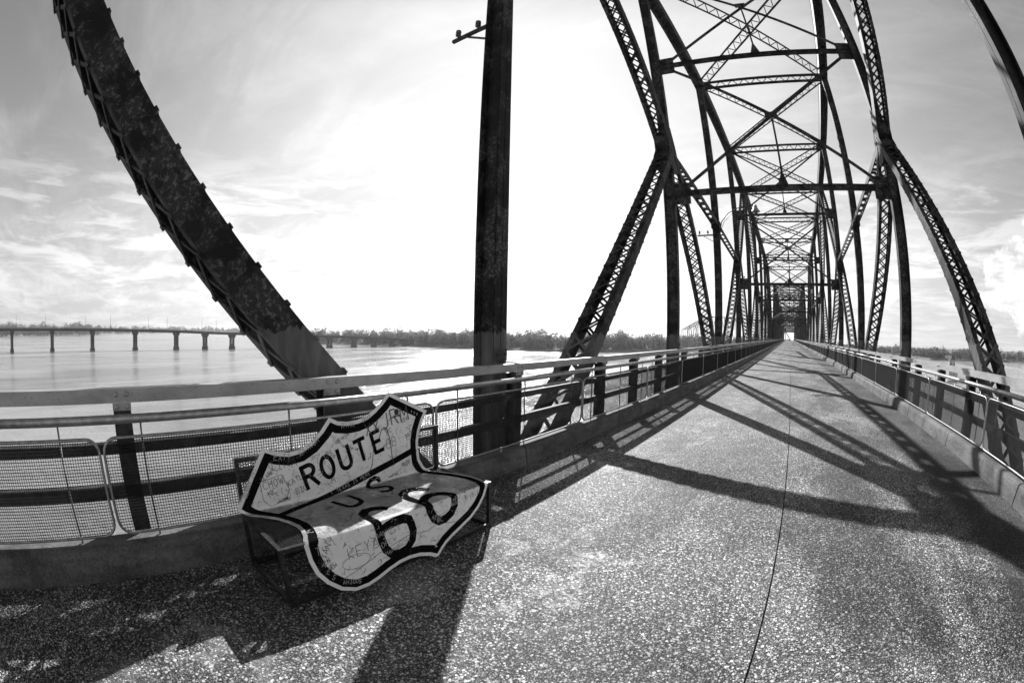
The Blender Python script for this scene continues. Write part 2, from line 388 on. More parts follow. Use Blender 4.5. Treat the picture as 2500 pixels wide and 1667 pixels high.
FB = [(-135, 1500), (-120, 1750), (-104, 1900), (-92, 2100), (-80, 2500), (-72, 2700), (-62, 1400)]
bank('river_bank', LB, 900, 2.2); bank('river_bank', RB, 900, 2.0); bank('river_bank', FB, 2500, 3.0)

# ------------------------------------------------------------------ steel truss spans
PL = 9.33
def lattice(mb, p, q, wd, h, pitch=.43, bar=.05, detail=True, faces=(1, -1), tie=.7, nub=True, cover=False):
    """built-up member in the truss plane: two solid webs along +-X, laced across"""
    p = Vector(p); q = Vector(q); d = (q-p); L_ = d.length; d.normalize(); X = Vector((1, 0, 0)); T = X.cross(d).normalized()
    for s in (1, -1):
        off = X*(s*wd/2)
        mb.beam(p+off, q+off, .03, h)
        for t in (1, -1):
            mb.beam(p+off-X*s*.055+T*t*(h/2-.008), q+off-X*s*.055+T*t*(h/2-.008), .10, .022)
    for t in faces:
        o = T*t*(h/2+.010)
        mb.beam(p+o, p+o+d*tie, wd-.01, .014); mb.beam(q+o-d*tie, q+o, wd-.01, .014)
        if cover and t == 1:
            mb.beam(p+o, q+o, wd+.08, .02); continue
        n = max(1, int((L_-2*tie)/(pitch if detail else pitch*2.2))); st = (L_-2*tie)/n
        for i in range(n):
            a = p+o+d*(tie+i*st); b = a+d*st; e = X*(wd/2-.05)
            mb.beam(a-e, b+e, bar if detail else .16, .012, T.cross(b+e-a+e)); 
            if detail: mb.beam(a+e+T*t*.013, b-e+T*t*.013, bar, .012, T.cross(b-e-a-e))
            if nub and detail:
                for s in (1, -1): mb.beam(a+X*(s*(wd/2-.01))-d*.03, a+X*(s*(wd/2-.01))+d*.03, .05, .032)
def hpost(mb, x, y, z0, z1, wd=.35, dp=.27):
    mb.box(x-wd/2+.012, x+wd/2-.012, y-.012, y+.012, z0, z1)
    for s in (1, -1):
        xa = x+s*wd/2
        mb.box(xa-.012, xa+.012, y-dp/2, y-.006, z0, z1); mb.box(xa-.012, xa+.012, y+.006, y+dp/2, z0, z1)
        for t in (1, -1): mb.box(min(xa, xa-s*.02)-.001, max(xa, xa-s*.02)+.001, min(y+t*dp/2, y+t*(dp/2-.11)), max(y+t*dp/2, y+t*(dp/2-.11)), z0, z1)
def flat_truss(mb, p, q, depth, dvec, pitch=.4, chord=.075, bar=.045, dbl=False):
    """two thin chords joined by zigzag lacing"""
    p = Vector(p); q = Vector(q); D = Vector(dvec).normalized()*depth/2; d = q-p; n = max(2, int(d.length/pitch)); nrm = d.cross(D).normalized()
    for s in (1, -1):
        mb.beam(p+D*s, q+D*s, chord*1.5, chord, nrm)
    for i in range(n):
        a = p+d*(i/n); b = p+d*((i+1)/n); s = 1 if i % 2 else -1
        mb.beam(a+D*s, b-D*s, .014, bar, nrm)
        if dbl: mb.beam(a-D*s, b+D*s, .014, bar, nrm)
def plate_y(mb, x, y, z, sx, sz, th=.02):      # gusset across the bridge
    mb.box(x-sx/2, x+sx/2, y-th/2, y+th/2, z-sz/2, z+sz/2)
HW = 4.02
def span(root, k0, k1, ztop, zb, detail, ends=(False, True), lower=None, y_of=lambda k: (k-1)*PL, mats='steel'):
    """panel points k0..k1 (odd = main nodes); main diagonals rise towards k = 1 mod 4"""
    P = lambda sx, k, z: (sx*HW, y_of(k), z)
    zt = lambda k: ztop(k)
    for sx in (-1, 1):
        # vertical posts
        for k in range(k0, k1+1):
            if (k == k1 and ends[1]) or (k == k0 and ends[0]): continue
            if k > k1-2 and ends[1] and k % 4 != 0 and k != k1-1: pass
            mb = MB(); top = zt(k)
            if ends[1] and k == k1-1: top = (zt(k1-2)+zb)/2
            if ends[0] and k == k0+1: top = (zt(k0+2)+zb)/2
            hpost(mb, sx*HW, y_of(k), zb, top)
            mb.build('vertical_post', mats, root)
        # diagonals
        for k in range(k0, k1+1):
            if k % 4 == 1 and not ((k == k1 and ends[1]) or (k == k0 and ends[0])):
                for dk in (-2, 2):
                    kb = k+dk; km = k+dk//2
                    if kb < k0 or kb > k1: continue
                    if (ends[1] and kb == k1) or (ends[0] and kb == k0): continue
                    zm = (zt(k)+zb)/2 - (.27 if (detail and k == 1 and dk < 0) else 0)
                    a = P(sx, k, zt(k)); m_ = P(sx, km, zm); b = P(sx, kb, zb)
                    mb = MB(); lattice(mb, a, m_, .50, .38, detail=detail); mb.build('diagonal_member', mats, root)
                    mb = MB(); lattice(mb, m_, b, .56, .29, detail=detail); mb.build('diagonal_member', mats, root)
                    c = P(sx, k, zb)
                    mb = MB(); lattice(mb, m_, c, .56, .34 if (k == 1 and dk < 0) else .28, detail=detail); mb.build('diagonal_member', mats, root)
                    for t in (-1, 1):                            # gusset plates at the middle node
                        mb = MB(); xx = sx*HW+t*.262; ym, zz = m_[1], m_[2]; u = 1 if dk > 0 else -1
                        poly = [(ym-u*.55, zz+.75), (ym-u*.12, zz+.85), (ym+u*.30, zz+.25), (ym+u*.62, zz-.35), (ym+u*.35, zz-.80), (ym-u*.28, zz-.85), (ym-u*.72, zz-.45), (ym-u*.45, zz-.1)]
                        mb.prism(poly, 'x', xx-.008, xx+.008); mb.build('gusset_plate', mats, root)
            if k % 4 == 3 and k-1 >= k0 and k+1 <= k1-(1 if ends[1] else 0):   # battened strut between middle nodes
                mb = MB(); z1 = (zt(k-2)+zb)/2 if k-2 >= k0 else None; z2 = (zt(k+2)+zb)/2 if k+2 <= k1 else None
                if z1 is None: z1 = z2
                if z2 is None: z2 = z1
                a = Vector(P(sx, k-1, z1)); b = Vector(P(sx, k+1, z2)); d = b-a
                for t in (-1, 1): mb.beam(a+Vector((t*.15, .3, 0)), b+Vector((t*.15, -.3, 0)), .05, .22)
                nn = 22 if detail else 9
                for i in range(nn+1):
                    c = a+d*(.03+.94*i/nn); e = d.normalized()*.12
                    for t in (-1, 1): mb.beam(c-e+Vector((0, 0, t*.105)), c+e+Vector((0, 0, t*.105)), .27, .012)
                plate = P(sx, k, (z1+z2)/2); mb.box(plate[0]-.22, plate[0]+.22, plate[1]-.35, plate[1]+.35, plate[2]-.22, plate[2]+.22)
                mb.build('longitudinal_strut', mats, root)
        # chords
        tops = [k for k in range(k0+(2 if ends[0] else 0), k1-(2 if ends[1] else 0)+1)]
        for k in tops[:-1]:
            mb = MB(); lattice(mb, P(sx, k, zt(k)), P(sx, k+1, zt(k+1)), .50, .46, detail=detail, faces=(1, -1), cover=True, tie=.8)
            mb.build('top_chord', mats, root)
        if ends[1]:
            mb = MB(); lattice(mb, P(sx, k1-2, zt(k1-2)), P(sx, k1, zb), .54, .5, detail=detail, cover=True); mb.build('end_post', mats, root)
            zm = (zt(k1-2)+zb)/2
            mb = MB(); lattice(mb, P(sx, k1-1, zm), P(sx, k1-2, zb), .42, .36, detail=detail); mb.build('diagonal_member', mats, root)
        if ends[0]:
            mb = MB(); lattice(mb, P(sx, k0+2, zt(k0+2)), P(sx, k0, zb), .54, .5, detail=detail, cover=True); mb.build('end_post', mats, root)
            zm = (zt(k0+2)+zb)/2
            mb = MB(); lattice(mb, P(sx, k0+1, zm), P(sx, k0+2, zb), .42, .36, detail=detail); mb.build('diagonal_member', mats, root)
        mb = MB()
        for t in (-1, 1): mb.beam((sx*HW+t*.2, y_of(k0), zb), (sx*HW+t*.2, y_of(k1), zb), .04, .5)
        mb.box(sx*HW-.2, sx*HW+.2, y_of(k0), y_of(k1), zb-.012, zb+.012); mb.build('bottom_chord', mats, root)
    # bracing between the two trusses
    ktops = [k for k in range(k0+(2 if ends[0] else 0), k1-(2 if ends[1] else 0)+1)]
    iw = HW-.26
    for i, k in enumerate(ktops):
        y = y_of(k); z = zt(k)
        mb = MB(); flat_truss(mb, (-iw, y, z-.25), (iw, y, z-.25), .56, (0, .35, 1), pitch=.36 if detail else .8, chord=.095, bar=.05)
        for s in (-1, 1): mb.box(s*iw-.35 if s > 0 else -iw-.05, s*iw+.05 if s > 0 else -iw+.35, y-.32, y+.32, z-.262, z-.238)
        mb.build('top_strut', mats, root)
        if k+1 in ktops:
            y2, z2 = y_of(k+1), zt(k+1)
            for s in (1, -1):
                mb = MB(); flat_truss(mb, (-s*iw, y+.2, z-.14 + s*.06), (s*iw, y2-.2, z2-.14+s*.06), .42, (s*1, -.8, 1.3), pitch=.34 if detail else .8, chord=.085, bar=.045)
                mb.build('lateral_brace', mats, root)
        if k % 2 == 0:
            zl, zu = lower(k)
            for zz, hh in ((zl, .20), (zu, .17)):
                mb = MB(); mb.box(-iw, iw, y-.06, y+.06, zz+hh/2-.02, zz+hh/2); mb.box(-iw, iw, y-.06, y+.06, zz-hh/2, zz-hh/2+.02); mb.box(-iw, iw, y-.012, y+.012, zz-hh/2+.02, zz+hh/2-.02)
                mb.build('cross_beam', mats, root)
            for s in (-1, 1):
                for zz in (zl, zu):
                    mb = MB(); mb.box(min(s*HW, s*(HW-.75)), max(s*HW, s*(HW-.75)), y-.028, y-.013, zz-.38, zz+.38); mb.build('gusset_plate', mats, root)
            zc = (zl+zu)/2; zc2 = (zu+z)/2 - .1
            for s in (1, -1):
                mb = MB(); mb.beam((-s*(HW-.55), y+s*.022, zl+.2), (s*(HW-.55), y+s*.022, zu-.2), .035, .11, (0, 1, 0)); mb.build('sway_brace', mats, root)
                mb = MB(); mb.beam((-s*(HW-.55), y+s*.022, zu+.2), (s*(HW-.4), y+s*.022, z-.5), .035, .11, (0, 1, 0)); mb.build('sway_brace', mats, root)
            for (za, zb_) in ((zc, zl), (zc2, zu)):
                mb = MB(); mb.beam((0, y, za), (0, y, zb_), .07, .05)
                mb.prism([(-.22, za-.12), (.22, za-.12), (.22, za+.12), (-.22, za+.12)], 'y', y-.055, y-.045)
                mb.prism([(-.18, zb_+.1), (.18, zb_+.1), (.04, zb_+.5), (-.04, zb_+.5)], 'y', y-.036, y-.026)
                mb.build('hanger', mats, root)
    for e, kk, dk in ((ends[1], k1, -2), (ends[0], k0, 2)):      # portal bracing in the sloping end frames
        if not e: continue
        T = Vector((0, y_of(kk+dk), zt(kk+dk))); B = Vector((0, y_of(kk), zb)); pt = lambda f, x: tuple(T+(B-T)*f+Vector((x, 0, 0)))
        up_ = (T-B).normalized()
        for (f0, f1) in ((.03, .30), (.30, .56)):
            for s in (1, -1):
                mb = MB(); flat_truss(mb, pt(f0, -s*iw), pt(f1, s*iw), .34, (s*1, 0, .0) if False else tuple(up_), pitch=.45, chord=.07); mb.build('portal_brace', mats, root)
        for f0 in (.30, .56):
            mb = MB(); flat_truss(mb, pt(f0, -iw), pt(f0, iw), .5, tuple(up_), pitch=.4, chord=.09, dbl=True)
            mb.build('portal_brace', mats, root)

ztop1 = lambda k: 17.65 - .455*(k-1) if k >= 1 else 17.65 - .30*(1-k)
low1 = {0: (6.5, 12.2), 2: (6.48, 11.80), 4: (5.55, 10.70), 6: (5.95, 10.42), 8: (5.7, 9.52)}
bridge = empty('truss_bridge', (XC, 4.77, 0))
tag(bridge, 'dark riveted steel truss span with laced members arching over the near roadway', 'bridge', 'truss spans over the roadway')
span(bridge, -3, 11, ztop1, -1.4, True, ends=(False, True), lower=lambda k: low1.get(k, (6.2, 12.4)))
# spans beyond, one after the other to the bend
lows = lambda k: (5.7, 9.6)
def far_span(y0, label):
    r = empty('truss_bridge', (XC, y0, 0)); tag(r, label, 'bridge', 'truss spans over the roadway')
    span(r, 1-2, 9, lambda k: 14.9, -1.4, False, ends=(True, True), lower=lows, y_of=lambda k: (k+1)*7.35, mats='steel_far')
    return r
far_span(100.0, 'second truss span, its portal seen at the end of the nearest span')
far_span(174.5, 'third truss span seen small inside the tunnel of steel')
far_span(249.0, 'last truss span before the bend, smallest of the spans over the roadway')

# the bridge beyond its bend, swinging to the left
bend = empty('truss_bridge', (XC-1.5, 336, 0), R(30))
tag(bend, 'distant humped truss beyond the bend, standing out left of the near posts', 'bridge', 'truss spans over the roadway')
def bend_truss():
    prof = [(0, 15), (70, 17), (120, 20), (170, 23), (190, 23), (290, 9.5)]
    def zt(t):
        for (a, za), (b, zb) in zip(prof, prof[1:]):
            if a <= t <= b: return za+(zb-za)*(t-a)/(b-a)
        return prof[-1][1]
    zbf = lambda t: -1.4-4.2*min(1, t/240)
    n = 30; st = 290/n
    for sx in (-1, 1):
        x = sx*HW; mbt, mbb = MB(), MB()
        for i in range(n):
            t0, t1 = i*st, (i+1)*st
            mbt.beam((x, t0, zt(t0)), (x, t1, zt(t1)), .5, .5); mbb.beam((x, t0, zbf(t0)), (x, t1, zbf(t1)), .5, .6)
            mbv = MB(); mbv.beam((x, t1, zbf(t1)), (x, t1, zt(t1)), .35, .3); mbv.build('vertical_post', 'steel_far', bend); mbd = MB()
            zm0, zm1 = (zt(t0)+zbf(t0))/2, (zt(t1)+zbf(t1))/2
            j = i % 4
            if j == 0: mbd.beam((x, t0, zbf(t0)), (x, t1, zm1), .4, .4)
            if j == 1: mbd.beam((x, t0, zm0), (x, t1, zt(t1)), .4, .4); mbd.beam((x, t0, zm0), (x, t1, zbf(t1)), .35, .35)
            if j == 2: mbd.beam((x, t0, zt(t0)), (x, t1, zm1), .4, .4); mbd.beam((x, t1, zm1), (x, t0, zbf(t0)), .35, .35)
            if j == 3: mbd.beam((x, t0, zm0), (x, t1, zbf(t1)), .4, .4)
            mbd.build('diagonal_member', 'steel_far', bend)
        mbt.build('top_chord', 'steel_far', bend); mbb.build('bottom_chord', 'steel_far', bend)
    mbx = MB()
    for i in range(n):
        t0, t1 = i*st, (i+1)*st
        mbx.beam((-HW, t0, zt(t0)), (HW, t1, zt(t1)), .25, .2); mbx.beam((HW, t0, zt(t0)), (-HW, t1, zt(t1)), .25, .2); mbx.beam((-HW, t1, zt(t1)), (HW, t1, zt(t1)), .3, .3, (0, 0, 1))
    mbx.build('top_bracing', 'steel_far', bend)
    mbd = MB()
    for i in range(n):
        t0, t1 = i*st, (i+1)*st
        mbd.hexa([(-3.6, t0, zbf(t0)+1.1), (3.6, t0, zbf(t0)+1.1), (3.6, t1, zbf(t1)+1.1), (-3.6, t1, zbf(t1)+1.1), (-3.6, t0, zbf(t0)+1.4), (3.6, t0, zbf(t0)+1.4), (3.6, t1, zbf(t1)+1.4), (-3.6, t1, zbf(t1)+1.4)])
    mbd.build('deck', 'pier_concrete', bend)
bend_truss()
for i, (t, lab) in enumerate(((30, 'concrete pier under the humped truss, nearest the bend'), (110, 'concrete pier under the humped truss, second from the bend'), (200, 'concrete pier under the humped truss, third from the bend'), (288, 'concrete pier under the left end of the humped truss'))):
    mb = MB(); mb.prism([(-5, WZ-1), (5, WZ-1), (4.4, -7), (5, -6.4), (5, -5.2), (-5, -5.2), (-5, -6.4), (-4.4, -7)], 'y', -1.5, 1.5)
    o = mb.build('bridge_pier', 'pier_concrete'); o.location = (XC-1.5-math.sin(R(30))*t, 336+math.cos(R(30))*t, 0); o.rotation_euler = (0, 0, R(30))
    tag(o, lab, 'bridge pier', 'piers under the truss bridge')
for i, y in enumerate((-32, 99, 173.8, 248.2, 324)):
    mb = MB(); mb.prism([(-5.2, WZ-1), (5.2, WZ-1), (4.6, -3.2), (5.2, -2.6), (5.2, -1.7), (-5.2, -1.7), (-5.2, -2.6), (-4.6, -3.2)], 'y', -1.6, 1.6)
    o = mb.build('bridge_pier', 'pier_concrete'); o.location = (XC, y, 0)
    tag(o, ['concrete pier behind the bench under the near span', 'concrete pier between the near and the second span', 'concrete pier between the second and third span', 'concrete pier between the third and last span', 'concrete pier at the bend of the roadway'][i], 'bridge pier', 'piers under the truss bridge')

# ------------------------------------------------------------------ railings
def railing(name, label, s, phase):
    """s=-1: left, s=+1: right; coordinates measured from the kerb face outwards"""
    xk = KL if s < 0 else KR
    X = lambda a: xk+s*a
    root = empty(name, (xk, 0, 0.29)); tag(root, label, 'railing', 'railings along the roadway')
    inv = Vector((-xk, 0, -.29))
    def bld(mb, nm, m, smooth=False):
        o = mb.build(nm, m, root, smooth); o.location = inv; return o
    xr, xm, xp = X(.27), X(.14), X(.125)
    y = -13.9
    # top rail: a channel, spliced over every main post
    k = -2
    while k*PL+4.86 < Y_END:
        y0, y1 = k*PL+4.86, min((k+1)*PL+4.86, Y_END); k += 1
        if y0 < -14: continue
        mb = MB(); mb.box(xr-.012, xr+.012, y0+.004, y1-.004, 1.235, 1.335)
        mb.box(min(xr+.012*s, xr+s*.09), max(xr+.012*s, xr+s*.09), y0+.004, y1-.004, 1.323, 1.335); mb.box(min(xr+.012*s, xr+s*.09), max(xr+.012*s, xr+s*.09), y0+.004, y1-.004, 1.235, 1.247)
        bld(mb, 'top_rail', 'rail_paint')
    for z0, z1 in ((.865, .94), (.52, .62)):
        mb = MB(); mb.box(X(.285), X(.30), -14, Y_END, z0, z1) if s > 0 else mb.box(X(.30), X(.285), -14, Y_END, z0, z1)
        a, b = sorted((X(.30), X(.37))); mb.box(a, b, -14, Y_END, z1-.012, z1)
        bld(mb, 'lower_rail', 'old_rail_steel')
    # handrail pipe with couplings
    mb = MB(); y = -14
    while y < Y_END:
        y1 = min(y+6.3, Y_END); mb.tube([(xp, y+.004, 1.145), (xp, y1-.004, 1.145)], .034, 10)
        if y > -13: mb.tube([(xp, y-.03, 1.145), (xp, y+.03, 1.145)], .038, 10)
        y = y1
    bld(mb, 'handrail_pipe', 'galvanised', True)
    if s > 0:
        mb = MB(); xcd = X(.215); mb.tube([(xcd, -14, 1.0), (xcd, 120, 1.0)], .027, 8)
        y = -13
        while y < 110: mb.tube([(xcd, y, 1.0), (xcd, y+.09, 1.0)], .033, 8); y += 1.1
        bld(mb, 'conduit_pipe', 'galvanised', True)
    # posts (one mesh, copied)
    mb = MB(); dp, wd = .155, .14
    mb.box(-.010, .010, -dp/2, dp/2, -.45, .92); 
    a, b = sorted((0.01*s, wd*s)); mb.box(a, b, -.008, .008, -.45, .92)
    a, b = sorted((s*wd, s*(wd+.018))); mb.box(a, b, -dp/2, dp/2, -.45, .90)
    pm = mb.mesh('rail_post', 'old_rail_steel')
    mb = MB()
    mb.lathe([(.021, 0), (.020, .009), (.012, .016), (.002, .018)], n=8)
    for i in range(len(mb.v)): vx, vy, vz = mb.v[i]; mb.v[i] = (-s*vz, vx, vy)
    bm_ = mb.mesh('bolt', 'rail_paint', True)
    mb = MB(); mb.box(-.006, .006, -.08, .08, -.15, -.098); hp = mb.mesh('splice_plate', 'rail_paint')
    cnt = 0; rest = MB(); k = -2
    while True:
        stop = False
        for dy in (0, 1.93, 4.77, 7.53):
            yy = .05+k*PL+dy
            if yy > Y_END: stop = True; break
            if yy < -13: continue
            if cnt < 99:
                o = link('rail_post', pm, root, Vector((X(.295), yy, .30))+inv)
                if yy < 42:
                    for by in (-.047, .047):
                        link('bolt', bm_, o, (-s*.037, by, .995)); link('bolt', bm_, o, (-s*.037, by, .908))
                    p_ = link('splice_plate', hp, o, (-s*.03, 0, 1.03))
            else:
                rest.box(X(.295)-.07, X(.295)+.07, yy-.075, yy+.075, .3, 1.2)
            cnt += 1
        if stop: break
        k += 1
    if rest.v:
        o = bld(rest, 'rail_post', 'old_rail_steel'); o['kind'] = 'stuff'
    # wire mesh panels
    L_, z0, z1, rr = 3.26, .305, 1.015, .11
    def rrect(y0, y1, za, zb, r):
        pts = []
        for (cy, cz, a0) in ((y1-r, zb-r, 0), (y0+r, zb-r, 90), (y0+r, za+r, 180), (y1-r, za+r, 270)):
            for j in range(6): a = R(a0+90*j/5); pts.append((0, cy+r*math.cos(a), cz+r*math.sin(a)))
        return pts+[pts[0], pts[1]]
    mb = MB(); mb.tube(rrect(0, L_, z0, z1, rr), .0125, 6, cap=False); fm = mb.mesh('panel_frame', 'galvanised', True)
    def wires(pitch, r):
        mb = MB()
        def wire(p, q):
            p, q = Vector(p), Vector(q); d = (q-p).normalized(); mb.beam(p, q, r*2, r*2)
        n = int((L_-.03)/pitch)
        for i in range(1, n):
            yy = i*L_/n; e = 0
            if yy < rr: e = rr-math.sqrt(max(0, rr*rr-(rr-yy)**2))
            if yy > L_-rr: e = rr-math.sqrt(max(0, rr*rr-(yy-L_+rr)**2))
            wire((.002, yy, z0+e), (.002, yy, z1-e))
        n = int((z1-z0)/pitch)
        for i in range(1, n):
            zz = z0+i*(z1-z0)/n; e = 0
            if zz < z0+rr: e = rr-math.sqrt(max(0, rr*rr-(rr-zz+z0)**2))
            if zz > z1-rr: e = rr-math.sqrt(max(0, rr*rr-(zz-z1+rr)**2))
            wire((-.002, e, zz), (-.002, L_-e, zz))
        return mb.mesh('wire_mesh', 'wire')
    wm = wires(.0222, .0022); wf = wires(.0444, .0018)
    mb = MB(); mb.tube([(s*.012, 0, .265), (s*.012, 0, 1.115)], .0085, 6)
    rod = mb.mesh('support_rod', 'galvanised', True)
    y = phase-3.3*4; c = 0
    while y+L_ < Y_END and c < 100:
        yy = y+.02
        if yy > -10:
            o = link('mesh_panel', fm, root, Vector((xm, yy, 0))+inv)
            link('wire_mesh', wm if yy < 70 else wf, o); [link('support_rod', rod, o, (0, ry, 0)) for ry in ((.34, 1.63, 2.92) if yy < 120 else (1.63,))]; c += 1
        y += 3.3
    # tie brackets from the truss posts
    for k in range(-1, 9, 1):
        yy = 4.77+k*PL
        mb = MB(); xx = XC+s*(HW-.19)
        a, b = sorted((xx-s*.015, xx)); mb.box(a, b, yy-.13, yy+.13, 1.36, 1.52)
        a, b = sorted((xx-s*.015, xr-s*.03)); mb.box(a, b, yy-.05, yy+.10, 1.350, 1.360)
        for t in (-.07, .07): mb.tube([(xx-s*.015, yy+t, 1.45), (xx-s*.035, yy+t, 1.45)], .018, 8)
        bld(mb, 'tie_bracket', 'old_rail_steel')
    return root
railing('railing', 'mesh panelled steel railing behind the shield bench on the river side', -1, -.17)
railing('railing', 'sunlit mesh panelled steel railing along the right kerb', 1, -.27)

# ------------------------------------------------------------------ insulator arms and the gooseneck lamp
def arm(k, label, z=7.14):
    y = 4.77+k*PL; x0 = XC-HW-.17
    r = empty('insulator_arm', (x0, y, z)); tag(r, label, 'insulator arm', 'insulator arms on the left posts')
    mb = MB(); mb.beam((0, 0, 0), (-.92, 0, 0), .06, .07, (0, 1, 0)); mb.beam((0, .0, -.38), (-.56, 0, -.05), .045, .03, (0, 1, 0)); mb.build('bracket', 'steel_far', r)
    for dx in (-.32, -.80):
        mb = MB(); mb.lathe([(.012, .035), (.012, .09), (.05, .10), (.055, .15), (.03, .17), (.055, .19), (.05, .235), (.02, .26)], (dx, 0, 0), 10); mb.build('insulator', 'ceramic', r, True)
arm(0, 'small insulator arm high on the nearest left post'); arm(2, 'small insulator arm on the third post beside the gooseneck lamp')
arm(4, 'tiny insulator arm on the far left post beyond the lamp'); arm(6, 'farthest tiny insulator arm visible on the left posts')
y = 4.77+2*PL; r = empty('gooseneck_lamp', (XC-HW+.18, y, 7.1)); tag(r, 'curved gooseneck street lamp reaching over the roadway from a left post', 'street lamp')
x0 = XC-HW+.18
mb = MB()
pts = [(0, 0, .05), (.15, 0, .75), (.55, 0, 1.2), (1.1, 0, 1.46), (1.65, 0, 1.56), (2.1, 0, 1.58)]
mb.tube(pts, .028, 8); mb.tube([(0, 0, -.5), (.05, 0, .2), (.3, 0, .75), (.8, 0, 1.18), (1.35, 0, 1.46)], .016, 6); mb.build('curved_arm', 'steel_far', r, True)
mb = MB(); mb.lathe([(.03, .10), (.09, .06), (.11, -.06), (.13, -.10), (.24, -.26), (.25, -.29), (.22, -.29)], (2.15, 0, 1.52), 14); hd = mb.build('lamp_head', 'galvanised', r, True)
mb = MB(); mb.lathe([(.05, -.27), (.12, -.30), (.10, -.38), (.02, -.41)], (2.15, 0, 1.52), 12); mb.build('lens', 'ceramic', r, True)

# ------------------------------------------------------------------ the shield bench
bench = empty('bench', (-2.66, 1.87, 0))
tag(bench, 'black tube bench wrapped in a bent white highway shield covered in graffiti', 'bench')
BI = Vector((2.66, -1.87, 0))
def bb(mb, nm, m, parent=bench, smooth=False):
    o = mb.build(nm, m, parent, smooth)
    if parent is bench: o.location = BI
    return o
BX0, BX1, BY0, BY1, SZ, TB = -3.0, -2.34, .875, 2.865, .445, .032
mb = MB()
h2 = TB/2
for y in (BY0, BY1):
    mb.box(BX0-h2, BX0+h2, y-h2, y+h2, 0, .86); mb.box(BX1-h2, BX1+h2, y-h2, y+h2, 0, SZ)
    mb.box(BX0+h2, BX1-h2, y-h2, y+h2, SZ-TB, SZ-.001); mb.box(BX0+h2, BX1-h2, y-h2, y+h2, .012, .012+TB)
for x, z in ((BX0, SZ-.0005), (BX1, SZ-.0005), (BX0, .012+TB), (BX1, .012+TB), (BX0, .86)):
    mb.box(x-h2+.001, x+h2-.001, BY0+h2, BY1-h2, z-TB, z)
bb(mb, 'frame', 'black_frame')
def expanded(name, u0, u1, v0, v1, fn, cu=.048, cv=.021):
    """expanded-metal sheet: rows of diamond strands, fn maps (u,v,lift) to 3-D"""
    mb = MB(); nu = int((u1-u0)/cu); nv = int((v1-v0)/cv)
    du, dv = (u1-u0)/nu, (v1-v0)/nv
    for j in range(nv):
        for i in range(nu*2):
            a = (u0+i*du/2, v0+(j+(i % 2))*dv if j+(i % 2) <= nv else v1); b = (u0+(i+1)*du/2, v0+(j+((i+1) % 2))*dv if j+((i+1) % 2) <= nv else v1)
            mb.beam(fn(*a), fn(*b), .0058, .0028, Vector(fn(a[0], a[1]+.01))-Vector(fn(*a)))
    return bb(mb, name, 'black_frame')
expanded('seat_mesh', BY0+h2, BY1-h2, BX0+h2, BX1-h2, lambda u, v: (v, u, SZ-.008))
expanded('back_mesh', BY0+h2, BY1-h2, SZ+.01, .83, lambda u, v: (BX0, u, v))
# --- sheet surface: u = along the bench (y), s = distance from the crease (up the back +, over seat and flap -)
def bend_pt(u, s, off=0.0):
    rb = .045
    if s > rb: return Vector((-2.955-.02*(s-rb)+off, u, .452+s))
    if s > -rb:                                   # rounded crease between back and seat
        t = (s+rb)/(2*rb); a = Vector((-2.955+rb, u, .452)); m_ = Vector((-2.955, u, .452)); b = Vector((-2.955, u, .452+rb))
        p = a*(1-t)**2+m_*2*t*(1-t)+b*t*t; d = (m_-a)*(1-t)+(b-m_)*t; nrm = Vector((d.z, 0, -d.x)).normalized()
        if nrm.x < 0: nrm = -nrm
        return p+nrm*off
    if s > -.60: return Vector((-2.955-s, u, .452+off))
    if s > -.64:
        t = (-s-.60)/.04; a = Vector((-2.355, u, .452)); m_ = Vector((-2.318, u, .452)); b = Vector((-2.316, u, .425))
        p = a*(1-t)**2+m_*2*t*(1-t)+b*t*t; d = (m_-a)*(1-t)+(b-m_)*t; nrm = Vector((-d.z, 0, d.x)).normalized()
        return p+nrm*off
    t = -s-.64; k = t/.45; f = .050*k**1.3         # flap swings slightly outwards
    x, z = -2.316, .425-t
    return Vector((x*(1-f)+off, u*(1-f), z+(1.75-z)*f))
OUT = [(.81, .04), (1.09, .47), (1.20, .425), (1.30, .405), (1.40, .415), (1.50, .46), (1.60, .54), (1.68, .63), (1.76, .59), (1.85, .575), (1.95, .58), (2.04, .60), (2.12, .645), (2.20, .705), (2.28, .78),
       (2.72, .57), (2.66, .48), (2.62, .39), (2.60, .30), (2.60, .22), (2.61, .13), (2.65, .06), (2.70, -.01), (2.76, -.12), (2.81, -.22), (2.84, -.33), (2.86, -.42), (2.85, -.53), (2.82, -.63),
       (2.77, -.73), (2.70, -.81), (2.60, -.88), (2.48, -.93), (2.38, -.97), (2.30, -1.01), (2.25, -1.05), (2.20, -1.10), (2.17, -1.10), (2.10, -1.06), (2.00, -1.025), (1.90, -1.01), (1.80, -1.015), (1.70, -1.04), (1.60, -1.075), (1.50, -1.10), (1.38, -1.10), (1.26, -1.05),
       (1.16, -.96), (1.09, -.86), (1.055, -.75), (1.04, -.63), (1.09, -.54), (1.115, -.46), (1.12, -.38), (1.10, -.30), (1.05, -.20), (.97, -.11), (.89, -.04)]
def inset(poly, d):
    n = len(poly); res = []
    area = sum(poly[i][0]*poly[(i+1) % n][1]-poly[(i+1) % n][0]*poly[i][1] for i in range(n)); sg = 1 if area > 0 else -1
    for i in range(n):
        a, b, c = Vector(poly[i-1]), Vector(poly[i]), Vector(poly[(i+1) % n])
        e1 = (b-a).normalized(); e2 = (c-b).normalized(); n1 = Vector((-e1.y, e1.x))*sg; n2 = Vector((-e2.y, e2.x))*sg
        m_ = (n1+n2); m_ = m_/max(.55, m_.length_squared/2) * 1.0
        m_ = m_/2*2/2 if False else m_
        res.append(tuple(b+(n1+n2)*(d/max(.7, 1+n1.dot(n2)))))
    return res
